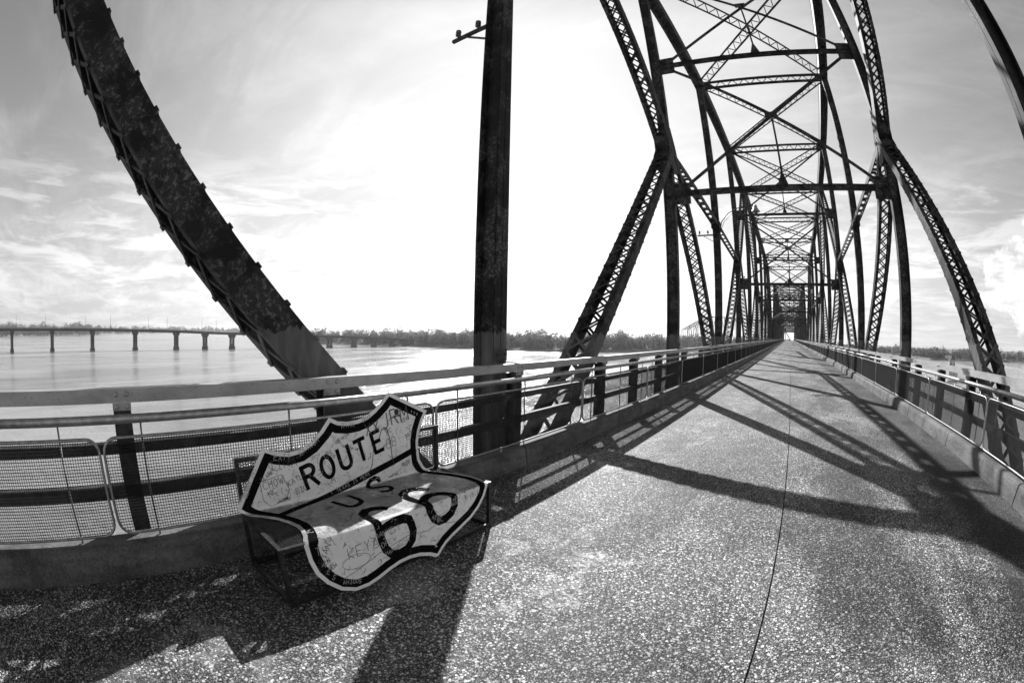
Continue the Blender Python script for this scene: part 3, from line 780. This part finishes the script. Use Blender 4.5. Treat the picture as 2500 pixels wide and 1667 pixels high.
def inside(p, poly):
    x, y = p; r = False; j = len(poly)-1
    for i in range(len(poly)):
        xi, yi = poly[i]; xj, yj = poly[j]
        if (yi > y) != (yj > y) and x < (xj-xi)*(y-yi)/(yj-yi)+xi: r = not r
        j = i
    return r
import bmesh
def fill_poly(outer, holes=(), step=.03, off=0.0):
    """triangulate a polygon (with holes) in (u,s), cut at every step of s so it follows the bends"""
    from mathutils.geometry import delaunay_2d_cdt
    V = []; E = []
    for loop in [outer]+list(holes):
        n = len(loop); k = len(V); fine = []
        for i in range(n):
            a, b = Vector(loop[i]), Vector(loop[(i+1) % n]); m_ = max(1, int((b-a).length/step))
            for j in range(m_): fine.append(a+(b-a)*j/m_)
        V += fine; E += [(k+i, k+(i+1) % len(fine)) for i in range(len(fine))]
    us = [p[0] for p in outer]; ss = [p[1] for p in outer]
    s = min(ss)
    rows = [-.66, -.64, -.63, -.62, -.61, -.60, -.58, -.05, -.045, -.03, -.015, 0, .015, .03, .045, .05]
    rows += [min(ss)+step*2*i for i in range(int((max(ss)-min(ss))/(step*2))+1)]
    for s in rows:
        if not (min(ss) < s < max(ss)): continue
        u = min(us)
        while u < max(us):
            if inside((u, s), outer) and not any(inside((u, s), h) for h in holes): V.append(Vector((u, s)))
            u += step*1.4
    vs, es, fs, *_ = delaunay_2d_cdt([Vector((p[0], p[1])) for p in V], E, [], 0, 1e-5)
    mb = MB(); mb.v = [tuple(bend_pt(p[0], p[1], off)) for p in vs]
    for f in fs:
        c = (sum(vs[i][0] for i in f)/len(f), sum(vs[i][1] for i in f)/len(f))
        if inside(c, outer) and not any(inside(c, h) for h in holes): mb.f.append(tuple(f))
    return mb
sm = fill_poly(OUT, off=0)
shield = sm.build('shield_panel', 'sign_white', bench); shield.location = BI
md = shield.modifiers.new('thickness', 'SOLIDIFY'); md.thickness = .003; md.offset = 0
shield['label'] = 'bent white highway shield sheet'
def onsheet(mb, nm, m):
    o = mb.build(nm, m, shield); return o
i1 = inset(OUT, .031); i2 = inset(OUT, .095)
onsheet(fill_poly(i1, [i2], step=.012, off=.0026), 'border', 'sign_black')
def stroke(mb, pts, wd, off=.0024, step=.02):
    """flat ribbon of constant width along a polyline in (u,s)"""
    P = []
    for i in range(len(pts)-1):
        a, b = Vector(pts[i]), Vector(pts[i+1]); m_ = max(1, int((b-a).length/step))
        for j in range(m_): P.append(a+(b-a)*j/m_)
    P.append(Vector(pts[-1])); k = len(mb.v); nw = max(1, int(wd/.009))
    for i, p in enumerate(P):
        if i == 0: d = P[1]-P[0]; nn = Vector((-d.y, d.x)).normalized()
        elif i == len(P)-1: d = P[-1]-P[-2]; nn = Vector((-d.y, d.x)).normalized()
        else:
            d1 = (P[i]-P[i-1]).normalized(); d2 = (P[i+1]-P[i]).normalized(); a_, b_ = Vector((-d1.y, d1.x)), Vector((-d2.y, d2.x)); nn = (a_+b_)/max(.5, 1+a_.dot(b_))
        for j in range(nw+1):
            c = p+nn*wd*(.5-j/nw); mb.v.append(tuple(bend_pt(c.x, c.y, off)))
    m_ = nw+1
    for i in range(len(P)-1):
        for j in range(nw): mb.f.append((k+m_*i+j, k+m_*(i+1)+j, k+m_*(i+1)+j+1, k+m_*i+j+1))
mb = MB(); stroke(mb, [(2.57, .235), (2.3, .165), (2.0, .095), (1.68, .015), (1.45, -.045), (1.25, -.10), (1.10, -.15)], .058, .0023); onsheet(mb, 'dividing_bar', 'sign_black')
def arc(cx, cy, rx, ry, a0, a1, n=14): return [(cx+rx*math.cos(R(a0+(a1-a0)*i/n)), cy+ry*math.sin(R(a0+(a1-a0)*i/n))) for i in range(n+1)]
GL = {  # single-stroke letters in a unit box (x 0-.6, y 0-1)
 'A': [[(0, 0), (.3, 1), (.6, 0)], [(.1, .35), (.5, .35)]], 'B': [[(0, 0), (0, 1), (.35, 1), (.5, .88), (.5, .65), (.35, .52), (0, .52)], [(.35, .52), (.55, .4), (.55, .12), (.4, 0), (0, 0)]],
 'C': [[(.6, .85), (.4, 1), (.15, .95), (0, .7), (0, .3), (.15, .05), (.4, 0), (.6, .15)]], 'D': [[(0, 0), (0, 1), (.3, 1), (.55, .75), (.55, .25), (.3, 0), (0, 0)]],
 'E': [[(.55, 1), (0, 1), (0, 0), (.55, 0)], [(0, .52), (.45, .52)]], 'F': [[(.55, 1), (0, 1), (0, 0)], [(0, .52), (.45, .52)]], 'G': [[(.6, .85), (.4, 1), (.15, .95), (0, .7), (0, .3), (.15, .05), (.4, 0), (.6, .2), (.6, .45), (.35, .45)]],
 'H': [[(0, 0), (0, 1)], [(.55, 0), (.55, 1)], [(0, .5), (.55, .5)]], 'I': [[(.3, 0), (.3, 1)], [(.1, 1), (.5, 1)], [(.1, 0), (.5, 0)]], 'J': [[(.5, 1), (.5, .2), (.3, 0), (.05, .15)]],
 'K': [[(0, 0), (0, 1)], [(.55, 1), (0, .45), (.55, 0)]], 'L': [[(0, 1), (0, 0), (.5, 0)]], 'M': [[(0, 0), (.05, 1), (.35, .4), (.62, 1), (.68, 0)]], 'N': [[(0, 0), (0, 1), (.55, 0), (.55, 1)]],
 'O': [[(.3, 1), (.08, .85), (0, .5), (.08, .15), (.3, 0), (.52, .15), (.6, .5), (.52, .85), (.3, 1)]], 'P': [[(0, 0), (0, 1), (.4, 1), (.55, .8), (.4, .5), (0, .5)]], 'R': [[(0, 0), (0, 1), (.38, 1), (.55, .86), (.55, .64), (.38, .5), (0, .5)], [(.3, .5), (.58, 0)]],
 'S': [[(.55, .82), (.42, .97), (.25, 1), (.08, .93), (.03, .76), (.1, .60), (.3, .5), (.5, .40), (.57, .24), (.5, .07), (.3, 0), (.12, .03), (0, .18)]], 'T': [[(.3, 0), (.3, 1)], [(0, 1), (.6, 1)]],
 'U': [[(0, 1), (0, .28), (.08, .08), (.28, 0), (.48, .08), (.56, .28), (.56, 1)]], 'V': [[(0, 1), (.3, 0), (.6, 1)]], 'W': [[(0, 1), (.15, 0), (.33, .7), (.5, 0), (.68, 1)]], 'X': [[(0, 0), (.55, 1)], [(0, 1), (.55, 0)]],
 'Y': [[(0, 1), (.3, .5), (.6, 1)], [(.3, .5), (.3, 0)]], 'Z': [[(0, 1), (.55, 1), (0, 0), (.55, 0)]], '1': [[(.15, .8), (.3, 1), (.3, 0)]], '4': [[(.4, 0), (.4, 1), (0, .35), (.55, .35)]], '5': [[(.5, 1), (.05, 1), (.03, .55), (.35, .6), (.55, .35), (.4, .05), (0, .05)]],
 '8': [[(.3, .52), (.08, .75), (.3, 1), (.5, .75), (.3, .52), (.02, .25), (.3, 0), (.56, .25), (.3, .52)]], '0': [[(.3, 1), (.05, .7), (.05, .3), (.3, 0), (.5, .3), (.5, .7), (.3, 1)]], '2': [[(.02, .8), (.3, 1), (.5, .75), (0, 0), (.55, 0)]],
 '9': [[(.5, .6), (.2, .5), (.05, .78), (.3, 1), (.5, .8), (.5, .5), (.35, 0)]], '-': [[(.1, .45), (.45, .45)]], '+': [[(.1, .45), (.5, .45)], [(.3, .7), (.3, .2)]], '.': [[(.25, 0), (.3, .04)]], ' ': []}
def text(mb, s, u, v, h, ang, wd, off, adv=.82, jit=0.0, wx=1.0):
    c, sn = math.cos(R(ang)), math.sin(R(ang)); x = 0
    for ch in s:
        jr = random.uniform(-jit, jit)
        for st in GL.get(ch, []):
            pts = []
            for (a, b) in st:
                xx = (x+a*wx)*h; yy = (b+jr)*h; 
                if jit: xx += random.uniform(-jit, jit)*h*.4; yy += random.uniform(-jit, jit)*h*.4
                pts.append((u+xx*c-yy*sn, v+xx*sn+yy*c))
            stroke(mb, pts, wd, off, step=.012)
        x += adv*(1.15 if ch in 'MW' else 1)*wx
# the sign's lettering, tilted with the shield
mb = MB()
def smooth_letter(strokes, u, v, h, ang, wx, wd):
    wd = wd*1.15; c, sn = math.cos(R(ang)), math.sin(R(ang))
    for st in strokes:
        stroke(mb, [(u+a*wx*h*c-b*h*sn, v+a*wx*h*sn+b*h*c) for a, b in st], wd, .0026, step=.01)
Ocurve = arc(.3, .5, .3, .5, 90, 450, 28)
Rl = [[(0, -.07), (0, 1.07)], [(-.08, 1)]+[(.25, 1)]+arc(.33, .76, .24, .24, 90, -90, 10)+[(0, .52)], [(.28, .52), (.62, -.07)]]
Ul = [[(0, 1.07)]+arc(.28, .28, .28, .28, 180, 360, 14)+[(.56, 1.07)]]
Tl = [[(.3, -.07), (.3, 1.0)], [(-.04, 1), (.64, 1)]]
El = [[(0, -.07), (0, 1.07)], [(0, 1), (.52, 1)], [(0, .52), (.44, .52)], [(0, 0), (.52, 0)]]
for k, (L_, du) in enumerate(((Rl, 0), (Ocurve and [Ocurve], .172), (Ul, .352), (Tl, .520), (El, .705))):
    ca, sa = math.cos(R(14.5)), math.sin(R(14.5))
    smooth_letter(L_, 1.435+du*ca, .10+du*sa, .175, 14.5, 1.03, .030)
onsheet(mb, 'route_lettering', 'sign_black')
mb = MB()
# U (on the seat) and S (over the crease)
stroke(mb, [(1.57, -.125), (1.60, -.22), (1.625, -.28), (1.66, -.305), (1.71, -.295), (1.76, -.265), (1.772, -.235), (1.77, -.19), (1.745, -.085)], .040, .0026); onsheet(mb, 'us_lettering', 'sign_black'); mb = MB()
stroke(mb, [(2.135, .005), (2.12, .045), (2.085, .058), (2.04, .045), (2.01, .015), (1.995, -.02), (2.01, -.062), (2.06, -.085), (2.12, -.098), (2.145, -.125), (2.14, -.17), (2.10, -.198), (2.06, -.20), (2.01, -.17)], .040, .0026)
onsheet(mb, 'us_lettering', 'sign_black')
mb = MB(); _st = stroke
def stroke(mb, pts, wd, off=.0024, step=.008): _st(mb, pts, wd, off, step)
stroke(mb, [(1.835, -.50), (1.80, -.455), (1.745, -.43), (1.68, -.43), (1.63, -.465), (1.615, -.52), (1.62, -.60), (1.635, -.66), (1.65, -.76), (1.68, -.85), (1.73, -.905), (1.80, -.925), (1.88, -.91), (1.935, -.855), (1.95, -.78), (1.935, -.72), (1.915, -.675), (1.86, -.655), (1.78, -.658), (1.71, -.668), (1.65, -.685)], .068, .0032)
stroke(mb, [(2.345, -.405), (2.30, -.345), (2.24, -.305), (2.17, -.305), (2.11, -.345), (2.085, -.41), (2.09, -.50), (2.11, -.59), (2.135, -.68), (2.17, -.745), (2.225, -.785), (2.29, -.785), (2.36, -.755), (2.40, -.70), (2.40, -.62), (2.375, -.56), (2.33, -.52), (2.27, -.50), (2.20, -.515), (2.14, -.555), (2.115, -.60)], .074, .0032)
onsheet(mb, 'route_number', 'sign_black')
# graffiti: readable names and loose scribble
gk, gw = MB(), MB()
T = lambda m, s, u, v, h, a, wd=.0040, j=.10, wx=1.0: text(m, s, u, v, h, a, wd, .0038, jit=j, wx=wx)
for a in (('TINA', 1.13, .29, .075, 2), ('CHOW', 1.06, .155, .055, 8), ('BRIAN', 1.285, .335, .030, 6), ('KAYLA', 1.27, .15, .045, 18), ('BIG', 1.33, .075, .045, 12), ('CLARK', 1.05, .22, .030, 25), ('KEYA', 1.36, -.82, .085, 3), ('DAVID', 2.52, -.62, .045, 2), ('5-15-14', 2.52, -.685, .036, 0),
          ('RYAN', 1.155, -.80, .050, 55), ('EREN', 1.125, -.84, .034, 30), ('JANEH', 1.15, -.885, .030, 20), ('NC', 1.10, .09, .05, 20), ('M', 1.66, .10, .05, 10), ('ALEX', 1.62, .34, .030, -25), ('BB', 2.24, .30, .075, 5), ('MAPER', 2.24, .02, .026, 6), ('AVERY', 1.17, .035, .026, 3), ('WC', 2.24, .42, .04, 12), ('JOE+KIM', 1.72, .41, .026, 20), ('MAY 20 10', 1.78, .38, .022, -20), ('TRIP', 2.46, .35, .035, 22), ('BETH', 2.40, .10, .03, 15), ('LEO', 2.42, .50, .032, 14), ('1998', 1.90, -.30, .03, 4), ('ANN', 1.45, -.25, .035, 10)):
    T(gk, *a)
text(gk, 'JRM', 2.20, .47, .13, 10, .010, .004, jit=.06); text(gk, 'XX', 2.03, .43, .10, 8, .009, .004, jit=.06)
stroke(gk, [(2.16, .40), (2.19, .47), (2.25, .46), (2.28, .36), (2.29, .20), (2.31, .13)], .007, .004); stroke(gk, [(2.10, .35), (2.07, .18), (2.02, .09)], .006, .004)
stroke(gk, [(1.03, .22), (1.22, .25), (1.27, .13), (1.24, .06), (1.10, .015), (1.04, .08), (1.03, .22)], .0035, .004)
stroke(gk, [(1.26, -.97), (1.42, -.93), (1.62, -.86), (1.90, -.80), (2.10, -.83), (2.2, -.80), (2.45, -.86), (2.62, -.80)], .0035, .0045)
stroke(gk, [(x, -.86+.055*math.sin(t)) for x, t in [(1.42+.12*math.cos(k/3), k/3) for k in range(20)]], .0028, .0038)
for a in (('DANYELL', 1.60, -.74, .042, 4), ('+', 1.66, -.775, .035, 0), ('DREW', 1.65, -.83, .044, 8), ('HANNAH.M', 1.68, -.905, .036, 12), ('WC', 2.20, -.80, .040, 6), ('ATX', 2.14, -.745, .036, -20), ('JACK', 2.375, -.66, .022, 10), ('BECC', 2.37, -.70, .022, 10), ('T', 1.115, -.72, .06, 0), ('A', 1.14, -.82, .045, -20), ('E', 1.17, -.88, .04, -25), ('S', 1.20, -.93, .04, -35), ('AMIGUS', 1.28, -1.005, .032, -15),
          ('EATT', 1.17, .365, .045, -8), ('KATKOR', 1.40, .365, .042, 26), ('RYAN', 1.79, .535, .040, -3), ('BRAY', 2.00, .555, .030, 20), ('BENNY 2016', .905, .12, .032, 60), ('HANK GARY', 1.14, .435, .018, -10), ('TEXAS IS HERE', 1.70, .012, .034, 14), ('DAVE + BRANDI', .855, .10, .016, 57), ('ZACK', 1.63, .25, .018, -65), ('9 9 06', 2.52, .575, .022, -22), ('XX', 2.60, .34, .022, 0), ('NC', 1.12, -.53, .045, 10)):
    T(gw, *a)
rnd = random.Random(11)
mp = [(u, s) for (u, s) in [(rnd.uniform(.85, 2.8), rnd.uniform(-1.05, .72)) for _ in range(1700)] if inside((u, s), i2)]
for (u, s) in mp[:760]:
    a = rnd.uniform(0, 6.28); L_ = rnd.uniform(.012, .05); pts = [(u, s)]
    for _ in range(rnd.randint(1, 4)):
        a += rnd.uniform(-1.6, 1.6); pts.append((pts[-1][0]+math.cos(a)*L_*.5, pts[-1][1]+math.sin(a)*L_*.5))
    stroke(gk if rnd.random() < .8 else gw, pts, rnd.uniform(.0018, .0036), .0034, step=.05)
# small round sticker with a bar of print below it
k0 = len(gk.v); c = (2.36, .60); ring = [(c[0]+.026*math.cos(R(a)), c[1]+.026*math.sin(R(a))) for a in range(0, 360, 24)]
gk.v += [tuple(bend_pt(a, b, .003)) for a, b in ring]; gk.f.append(tuple(range(k0, k0+len(ring))))
text(gk, 'OZARK', 2.33, .555, .018, 4, .005, .0042)
onsheet(gk, 'graffiti', 'marker_ink'); o = onsheet(gw, 'graffiti', 'scratch_light'); o['label'] = 'pale scratched names on the black paint'

# ------------------------------------------------------------------ highway bridge upstream, its lamp posts and cars
HP = [(-109, 452, 2.6), (-105.2, 450, 2.45), (-99, 447, 2.2), (-93, 446, 1.9), (-86.8, 448, 1.2), (-81, 453, .3), (-77, 458, -1.0), (-73.3, 463, -1.9), (-66, 482, -3.0), (-62.6, 496, -4.0), (-60.2, 505, -4.6), (-57, 520, -5.4), (-54.4, 535, -6.1), (-52, 552, -7.4), (-50.4, 565, -8.6), (-48.2, 590, -10.5)]
hw = empty('highway_bridge', (pol(-86.8, 448)[0], pol(-86.8, 448)[1], WZ)); tag(hw, 'long low concrete highway bridge crossing the river on hammerhead piers', 'bridge')
HI = -Vector(hw.location)
def hb(mb, nm, m):
    o = mb.build(nm, m, hw); o.location = HI; return o
def hpt(az, d): x, y = pol(az, d); return Vector((x, y, 0))
mbd, mbg, mbr = MB(), MB(), MB()
seg = [hpt(a, d)+Vector((0, 0, z)) for a, d, z in HP]
far0 = seg[0]+(seg[0]-seg[1]).normalized()*300; far0.z = 4; seg2 = [far0]+seg
for a, b in zip(seg2, seg2[1:]):
    d = (b-a); d.z = 0; d.normalize(); nrm = Vector((-d.y, d.x, 0)); 
    if nrm.dot(-a) < 0: nrm = -nrm              # towards the camera
    A, B = a, b
    def slab(mb, o0, o1, z0, z1):
        mb.hexa([A-nrm*o1+Vector((0, 0, z0)), B-nrm*o1+Vector((0, 0, z0)), B-nrm*o0+Vector((0, 0, z0)), A-nrm*o0+Vector((0, 0, z0)), A-nrm*o1+Vector((0, 0, z1)), B-nrm*o1+Vector((0, 0, z1)), B-nrm*o0+Vector((0, 0, z1)), A-nrm*o0+Vector((0, 0, z1))])
    slab(mbd, 0, 12, -1.0, -.6); slab(mbr, 0, .3, -.6, .35); slab(mbr, 11.7, 12, -.6, .35)
    for o_ in (1.2, 4, 8, 10.5): slab(mbg, o_, o_+.35, -2.2, -1.0)
hb(mbd, 'deck', 'pier_concrete'); hb(mbg, 'girder', 'steel_far'); hb(mbr, 'parapet', 'pier_concrete')
for i, (a, d, z) in enumerate(HP[1:-1]):
    if i == 7: continue
    c = hpt(a, d+6); ang = R(30)
    top = z-2.25; wb = 3.6; mb = MB()
    o_ = [(-5.6, top), (5.6, top), (5.6, top-1.3), (4.0, top-2.6), (3.4, top-3.2), (3.4, WZ+3.2), (4.2, WZ+2.8), (4.2, WZ-2), (-4.2, WZ-2), (-4.2, WZ+2.8), (-3.4, WZ+3.2), (-3.4, top-3.2), (-4.0, top-2.6), (-5.6, top-1.3)]
    t = 1.15
    # two legs, a cap and a wide footing leave the arched slot open
    mb.prism([(-4.9, top), (-4.9, top-1.3), (-3.7, top-2.4), (-3.0, top-3.2), (3.0, top-3.2), (3.7, top-2.4), (4.9, top-1.3), (4.9, top)], 'y', -t, t)
    h_ = top-3.2; low_ = max(WZ+3.2, h_-6.0)
    for s in (-1, 1): mb.box(min(s*2.9, s*1.2), max(s*2.9, s*1.2), -t+.1, t-.1, low_, h_)
    mb.box(-2.9, 2.9, -t+.1, t-.1, WZ+2.8, low_); mb.box(-3.5, 3.5, -t-.4, t+.4, WZ-2, WZ+2.8)
    o = mb.build('pier', 'backlit_concrete', hw); o.location = c+HI; o.rotation_euler = (0, 0, ang)
def at_hw(az, off=0):
    for (a0, d0, z0), (a1, d1, z1) in zip(HP, HP[1:]):
        if a0 <= az <= a1: f = (az-a0)/(a1-a0); p_ = hpt(a0, d0)*(1-f)+hpt(a1, d1)*f; p_.z = z0*(1-f)+z1*f; q_ = p_.normalized()*off; return p_+Vector((q_.x, q_.y, 0))
mb = MB(); mb.tube([(0, 0, 0), (0, 0, 12.2)], [.16, .09], 6); pole = mb.mesh('pole', 'steel_far')
mb = MB(); mb.tube([(0, 0, 12.1), (.9, 0, 12.5), (1.9, 0, 12.6)], .07, 5); mb.box(1.6, 2.6, -.22, .22, 12.5, 12.72); lampm = mb.mesh('lamp_arm', 'steel_far')
ords = ['leftmost', 'second', 'third', 'fourth', 'fifth', 'sixth', 'seventh', 'eighth']
for i, az in enumerate((-104.56, -100.06, -94.04, -90.38, -84.96, -82.3, -77.45, -75.47)):
    p_ = at_hw(az, .8 if i % 2 else 11.2); o = empty('street_lamp', p_-Vector((0, 0, .6))); link('pole', pole, o); link('lamp_arm', lampm, o)
    tag(o, 'thin highway lamp post on the distant bridge, %s counting from the left' % ords[i] if i else 'thin highway lamp post on the distant bridge, leftmost of the row', 'street lamp', 'lamp posts on the highway bridge')
def carmesh():
    b = MB(); b.prism([(-2.3, .35), (2.3, .35), (2.3, .8), (1.4, .95), (-2.2, .98), (-2.3, .7)], 'y', -.88, .88)
    c = MB(); c.prism([(-2.0, .98), (1.1, .96), (.5, 1.45), (-1.5, 1.48)], 'y', -.78, .78)
    wv = MB()
    wv.tube([(0, -.09, .34), (0, .09, .34)], .34, 10)
    return b.mesh('body', 'car_paint'), c.mesh('cabin', 'glass_dark'), wv.mesh('wheel', 'ceramic')
cb, cc, cw = carmesh()
def truckmesh():
    b = MB(); b.box(-6.5, 5.2, -1.25, 1.25, 1.1, 4.0); b.prism([(5.5, .6), (8.3, .6), (8.3, 1.6), (7.6, 2.9), (5.5, 3.1)], 'y', -1.2, 1.2)
    wv = MB()
    wv.tube([(0, -.15, .5), (0, .15, .5)], .5, 10)
    return b.mesh('body', 'car_paint'), wv.mesh('wheel', 'ceramic')
tb, tw = truckmesh()
for i, (az, off, lab) in enumerate(((-90.2, 3, 'small dark car on the highway bridge above its third pier'), (-84.6, 3, 'small dark car on the highway bridge right of the fourth pier'), (-79.6, 3, 'pale car on the highway bridge left of the leaning truss member'), (-61.2, 3, 'tiny pale car on the highway bridge just right of the leaning member'), (-59, 3, 'tiny pale car in the middle of the highway bridge right section'), (-54.2, 3, 'tiny pale car near the right end of the highway bridge'), (-52.8, 3, 'tiny pale car last before the trees on the highway bridge'))):
    p_ = at_hw(az, off); o = empty('car', p_-Vector((0, 0, .58)), R(92)); link('body', cb, o); link('cabin', cc, o); [link('wheel', cw, o, (wx_, wy_, 0)) for wx_ in (-1.4, 1.4) for wy_ in (-.8, .8)]; tag(o, lab, 'car', 'cars on the highway bridge')
p_ = at_hw(-63.2, 4); o = empty('truck', p_-Vector((0, 0, .58)), R(90)); link('body', tb, o); [link('wheel', tw, o, (wx_, wy_, 0)) for wx_ in (-5.4, -4.2, 4.4, 7.4) for wy_ in (-1.05, 1.05)]; tag(o, 'white box truck on the highway bridge beside the leaning member', 'truck')

# ------------------------------------------------------------------ stone intake tower in the river
x, y = pol(23.25, 262)
tw_ = empty('intake_tower', (x, y, WZ), R(20)); tag(tw_, 'round stone water intake tower with a conical roof standing in the river', 'tower')
mb = MB(); mb.lathe([(3.3, -2), (3.3, 1.2), (2.9, 1.4), (2.35, 1.8), (2.15, 10.6), (2.4, 10.9), (2.4, 11.5)], n=20); mb.build('shaft', 'tower_stone', tw_)
mb = MB(); mb.lathe([(2.5, 11.5), (2.5, 11.7), (.3, 13.7), (.12, 14.2), (.02, 14.7)], n=20); mb.build('roof', 'pier_concrete', tw_)
mb = MB(); mb.box(1.2, 4.6, -1.6, 1.6, -2, 7.6); mb.box(1.1, 4.75, -1.75, 1.75, 7.6, 7.95); mb.build('annex', 'tower_stone', tw_)
for k in range(5):
    a = R(-150+k*60); mb = MB(); mb.beam((2.2*math.cos(a), 2.2*math.sin(a), 9.3), (2.25*math.cos(a), 2.25*math.sin(a), 9.3), .6, 1.1, (-math.sin(a), math.cos(a), 0)); mb.build('window', 'glass_dark', tw_)

# ------------------------------------------------------------------ woods and trees
def crown(mb, cx, cy, cz, rx, rz, nleaf, rnd, sz=.9, lobes=7):
    L_ = [(rnd.gauss(0, .42)*rx, rnd.gauss(0, .42)*rx, rnd.uniform(-.65, .8)*rz, rnd.uniform(.35, .62)*rx) for _ in range(lobes)]+[(0, 0, 0, .75*rx)]
    for _ in range(nleaf):
        lx, ly, lz, lr = rnd.choice(L_); th = rnd.uniform(0, 6.283); cz_ = rnd.uniform(-1, 1); rr = lr*rnd.uniform(.72, 1.08); s_ = math.sqrt(1-cz_*cz_)
        p = Vector((cx+lx+rr*s_*math.cos(th), cy+ly+rr*s_*math.sin(th), cz+lz+rr*cz_*.9))
        a = Vector((rnd.gauss(0, 1), rnd.gauss(0, 1), rnd.gauss(0, .7))).normalized()*sz*rnd.uniform(.6, 1.3); b = a.cross(Vector((rnd.gauss(0, 1), rnd.gauss(0, 1), rnd.gauss(0, 1)))).normalized()*sz*rnd.uniform(.5, 1.0)
        k = len(mb.v); mb.v += [tuple(p-a), tuple(p+b*.9), tuple(p+a*.9), tuple(p-b)]; mb.f.append((k, k+1, k+2, k+3))
def interp(pts, t):
    f = t*(len(pts)-1); i = min(int(f), len(pts)-2); f -= i
    return pts[i][0]*(1-f)+pts[i+1][0]*f, pts[i][1]*(1-f)+pts[i+1][1]*f
def wood(name, label, pts, n, hgt, depth, setback, seed, leaf=70, sz=1.25):
    rnd = random.Random(seed); mb = MB()
    for i in range(n):
        az, d = interp(pts, rnd.random()); d += setback+depth*rnd.random()**1.3; x, y = pol(az, d); h = hgt*rnd.uniform(.62, 1.08)*(1+.12*math.sin(az*1.3)+.10*math.sin(az*3.7+2))
        crown(mb, x, y, WZ+1+h*.50, h*.38, h*.56, leaf, rnd, sz)
        if d < 900: mb.beam((x, y, WZ+1), (x, y, WZ+2+h*.5), .5, .5)
    return tag(mb.build(name, 'foliage'), label, 'woodland', kind='stuff')
wood('woodland', 'dense belt of riverside trees along the left bank', LB, 760, 18.5, 60, 12, 3, 150, 1.0)
wood('woodland', 'belt of trees lining the far right bank', RB, 600, 12.0, 60, 12, 4, 110, .8)
wood('woodland', 'hazy wooded bluff beyond the highway bridge', [(-128, 1350), (-112, 1380), (-104, 1400), (-97, 1450), (-92, 1600)], 520, 33, 260, 30, 5, 110, 1.9)
wood('woodland', 'low far line of trees behind the middle of the highway bridge', [(-92, 1700), (-82, 2300), (-74, 2600), (-66, 1500)], 380, 28, 300, 30, 6, 80, 2.2)
def tree_mesh(seed, h):
    rnd = random.Random(seed); mb = MB(); crown(mb, 0, 0, h*.60, h*.34, h*.42, 420, rnd, .62, 11)
    t = MB(); t.tube([(0, 0, -1), (.1, 0, h*.25), (.25, .1, h*.55), (.1, .2, h*.8)], [.38, .3, .18, .05], 7)
    for k in range(6): a = rnd.uniform(0, 6.28); t.tube([(.1, 0, h*(.26+.06*k)), (math.cos(a)*h*.14, math.sin(a)*h*.14, h*(.42+.06*k)), (math.cos(a)*h*.25, math.sin(a)*h*.25, h*(.5+.06*k))], [.16, .1, .03], 5)
    return mb.mesh('crown', 'foliage'), t.mesh('trunk', 'bark')
TM = [tree_mesh(20+i, h) for i, h in enumerate((17, 15, 19, 13.5))]
rt = random.Random(5); ntree = 0
def place_trees(pts, sc, grp, fmt):
    global ntree
    for j, (az, ddist, mi, s_, lab) in enumerate(pts):
        P_ = LB if az < 0 else RB
        for (a0, d0), (a1, d1) in zip(P_, P_[1:]):
            if a0 <= az <= a1: d = d0+(d1-d0)*(az-a0)/(a1-a0)
        x, y = pol(az, d+ddist); o = empty('tree', (x, y, WZ+2), rt.uniform(0, 6)); s_ *= sc; o.scale = (s_, s_, s_)
        link('crown', TM[mi][0], o); link('trunk', TM[mi][1], o); tag(o, lab, 'tree', grp)
place_trees([(-61.5, 12, 1, 1.0, 'riverside tree seen over the highway bridge beside the leaning member'), (-57.5, 12, 2, .95, 'broad riverside tree above the middle of the highway bridge section'), (-53.0, 11, 0, 1.0, 'riverside tree above the last piers of the highway bridge'),
             (-47.6, 10, 1, 1.0, 'riverside tree standing at the landfall of the highway bridge'), (-45.4, 10, 2, 1.02, 'tall riverside tree between the highway landfall and the thick post'), (-43.0, 10, 3, 1.15, 'round riverside tree left of the thick vertical post'),
             (-38.6, 10, 1, 1.1, 'round riverside tree just right of the thick vertical post'), (-36.4, 9, 3, 1.2, 'low bushy riverside tree in the gap right of the thick post'), (-34.2, 8, 2, 1.1, 'tall standing out tree left of the laced leaning member'), (-31.8, 9, 1, 1.0, 'riverside tree close to the laced leaning member'),
             (-27.2, 9, 0, 1.1, 'rounded riverside tree right of the laced leaning member'), (-24.6, 9, 3, 1.3, 'domed riverside tree midway to the second post'), (-21.8, 9, 1, 1.15, 'domed riverside tree just left of the second post')], 1.0, 'trees on the left bank', '')
place_trees([(12.9, 8, 3, .80, 'small tree on the right bank left of the second right post'), (17.6, 8, 1, .68, 'tree on the right bank just right of the post'), (19.6, 8, 3, .78, 'bushy tree on the right bank between post and stone tower'), (22.0, 9, 0, .62, 'tree on the right bank just left of the stone tower'),
             (25.2, 8, 2, .55, 'tree on the right bank just right of the stone tower'), (27.6, 8, 3, .75, 'tree on the right bank beside the laced right member'), (33.4, 8, 1, .66, 'tree at the right edge of the view on the right bank')], 1.0, 'trees on the right bank', '')

# ------------------------------------------------------------------ air
mb = MB(); mb.box(-3000, 3000, -2200, 3600, WZ-3.5, 46)
hz = bpy.data.materials.new('haze'); hz.use_nodes = True; t = hz.node_tree; t.nodes.clear()
pv = t.nodes.new('ShaderNodeVolumePrincipled'); mo = t.nodes.new('ShaderNodeOutputMaterial'); t.links.new(pv.outputs[0], mo.inputs['Volume'])
pv.inputs['Color'].default_value = (.92, .92, .92, 1); pv.inputs['Density'].default_value = .0001; pv.inputs['Anisotropy'].default_value = .35
MATS['haze'] = hz
if True: tag(mb.build('haze', 'haze'), kind='stuff')
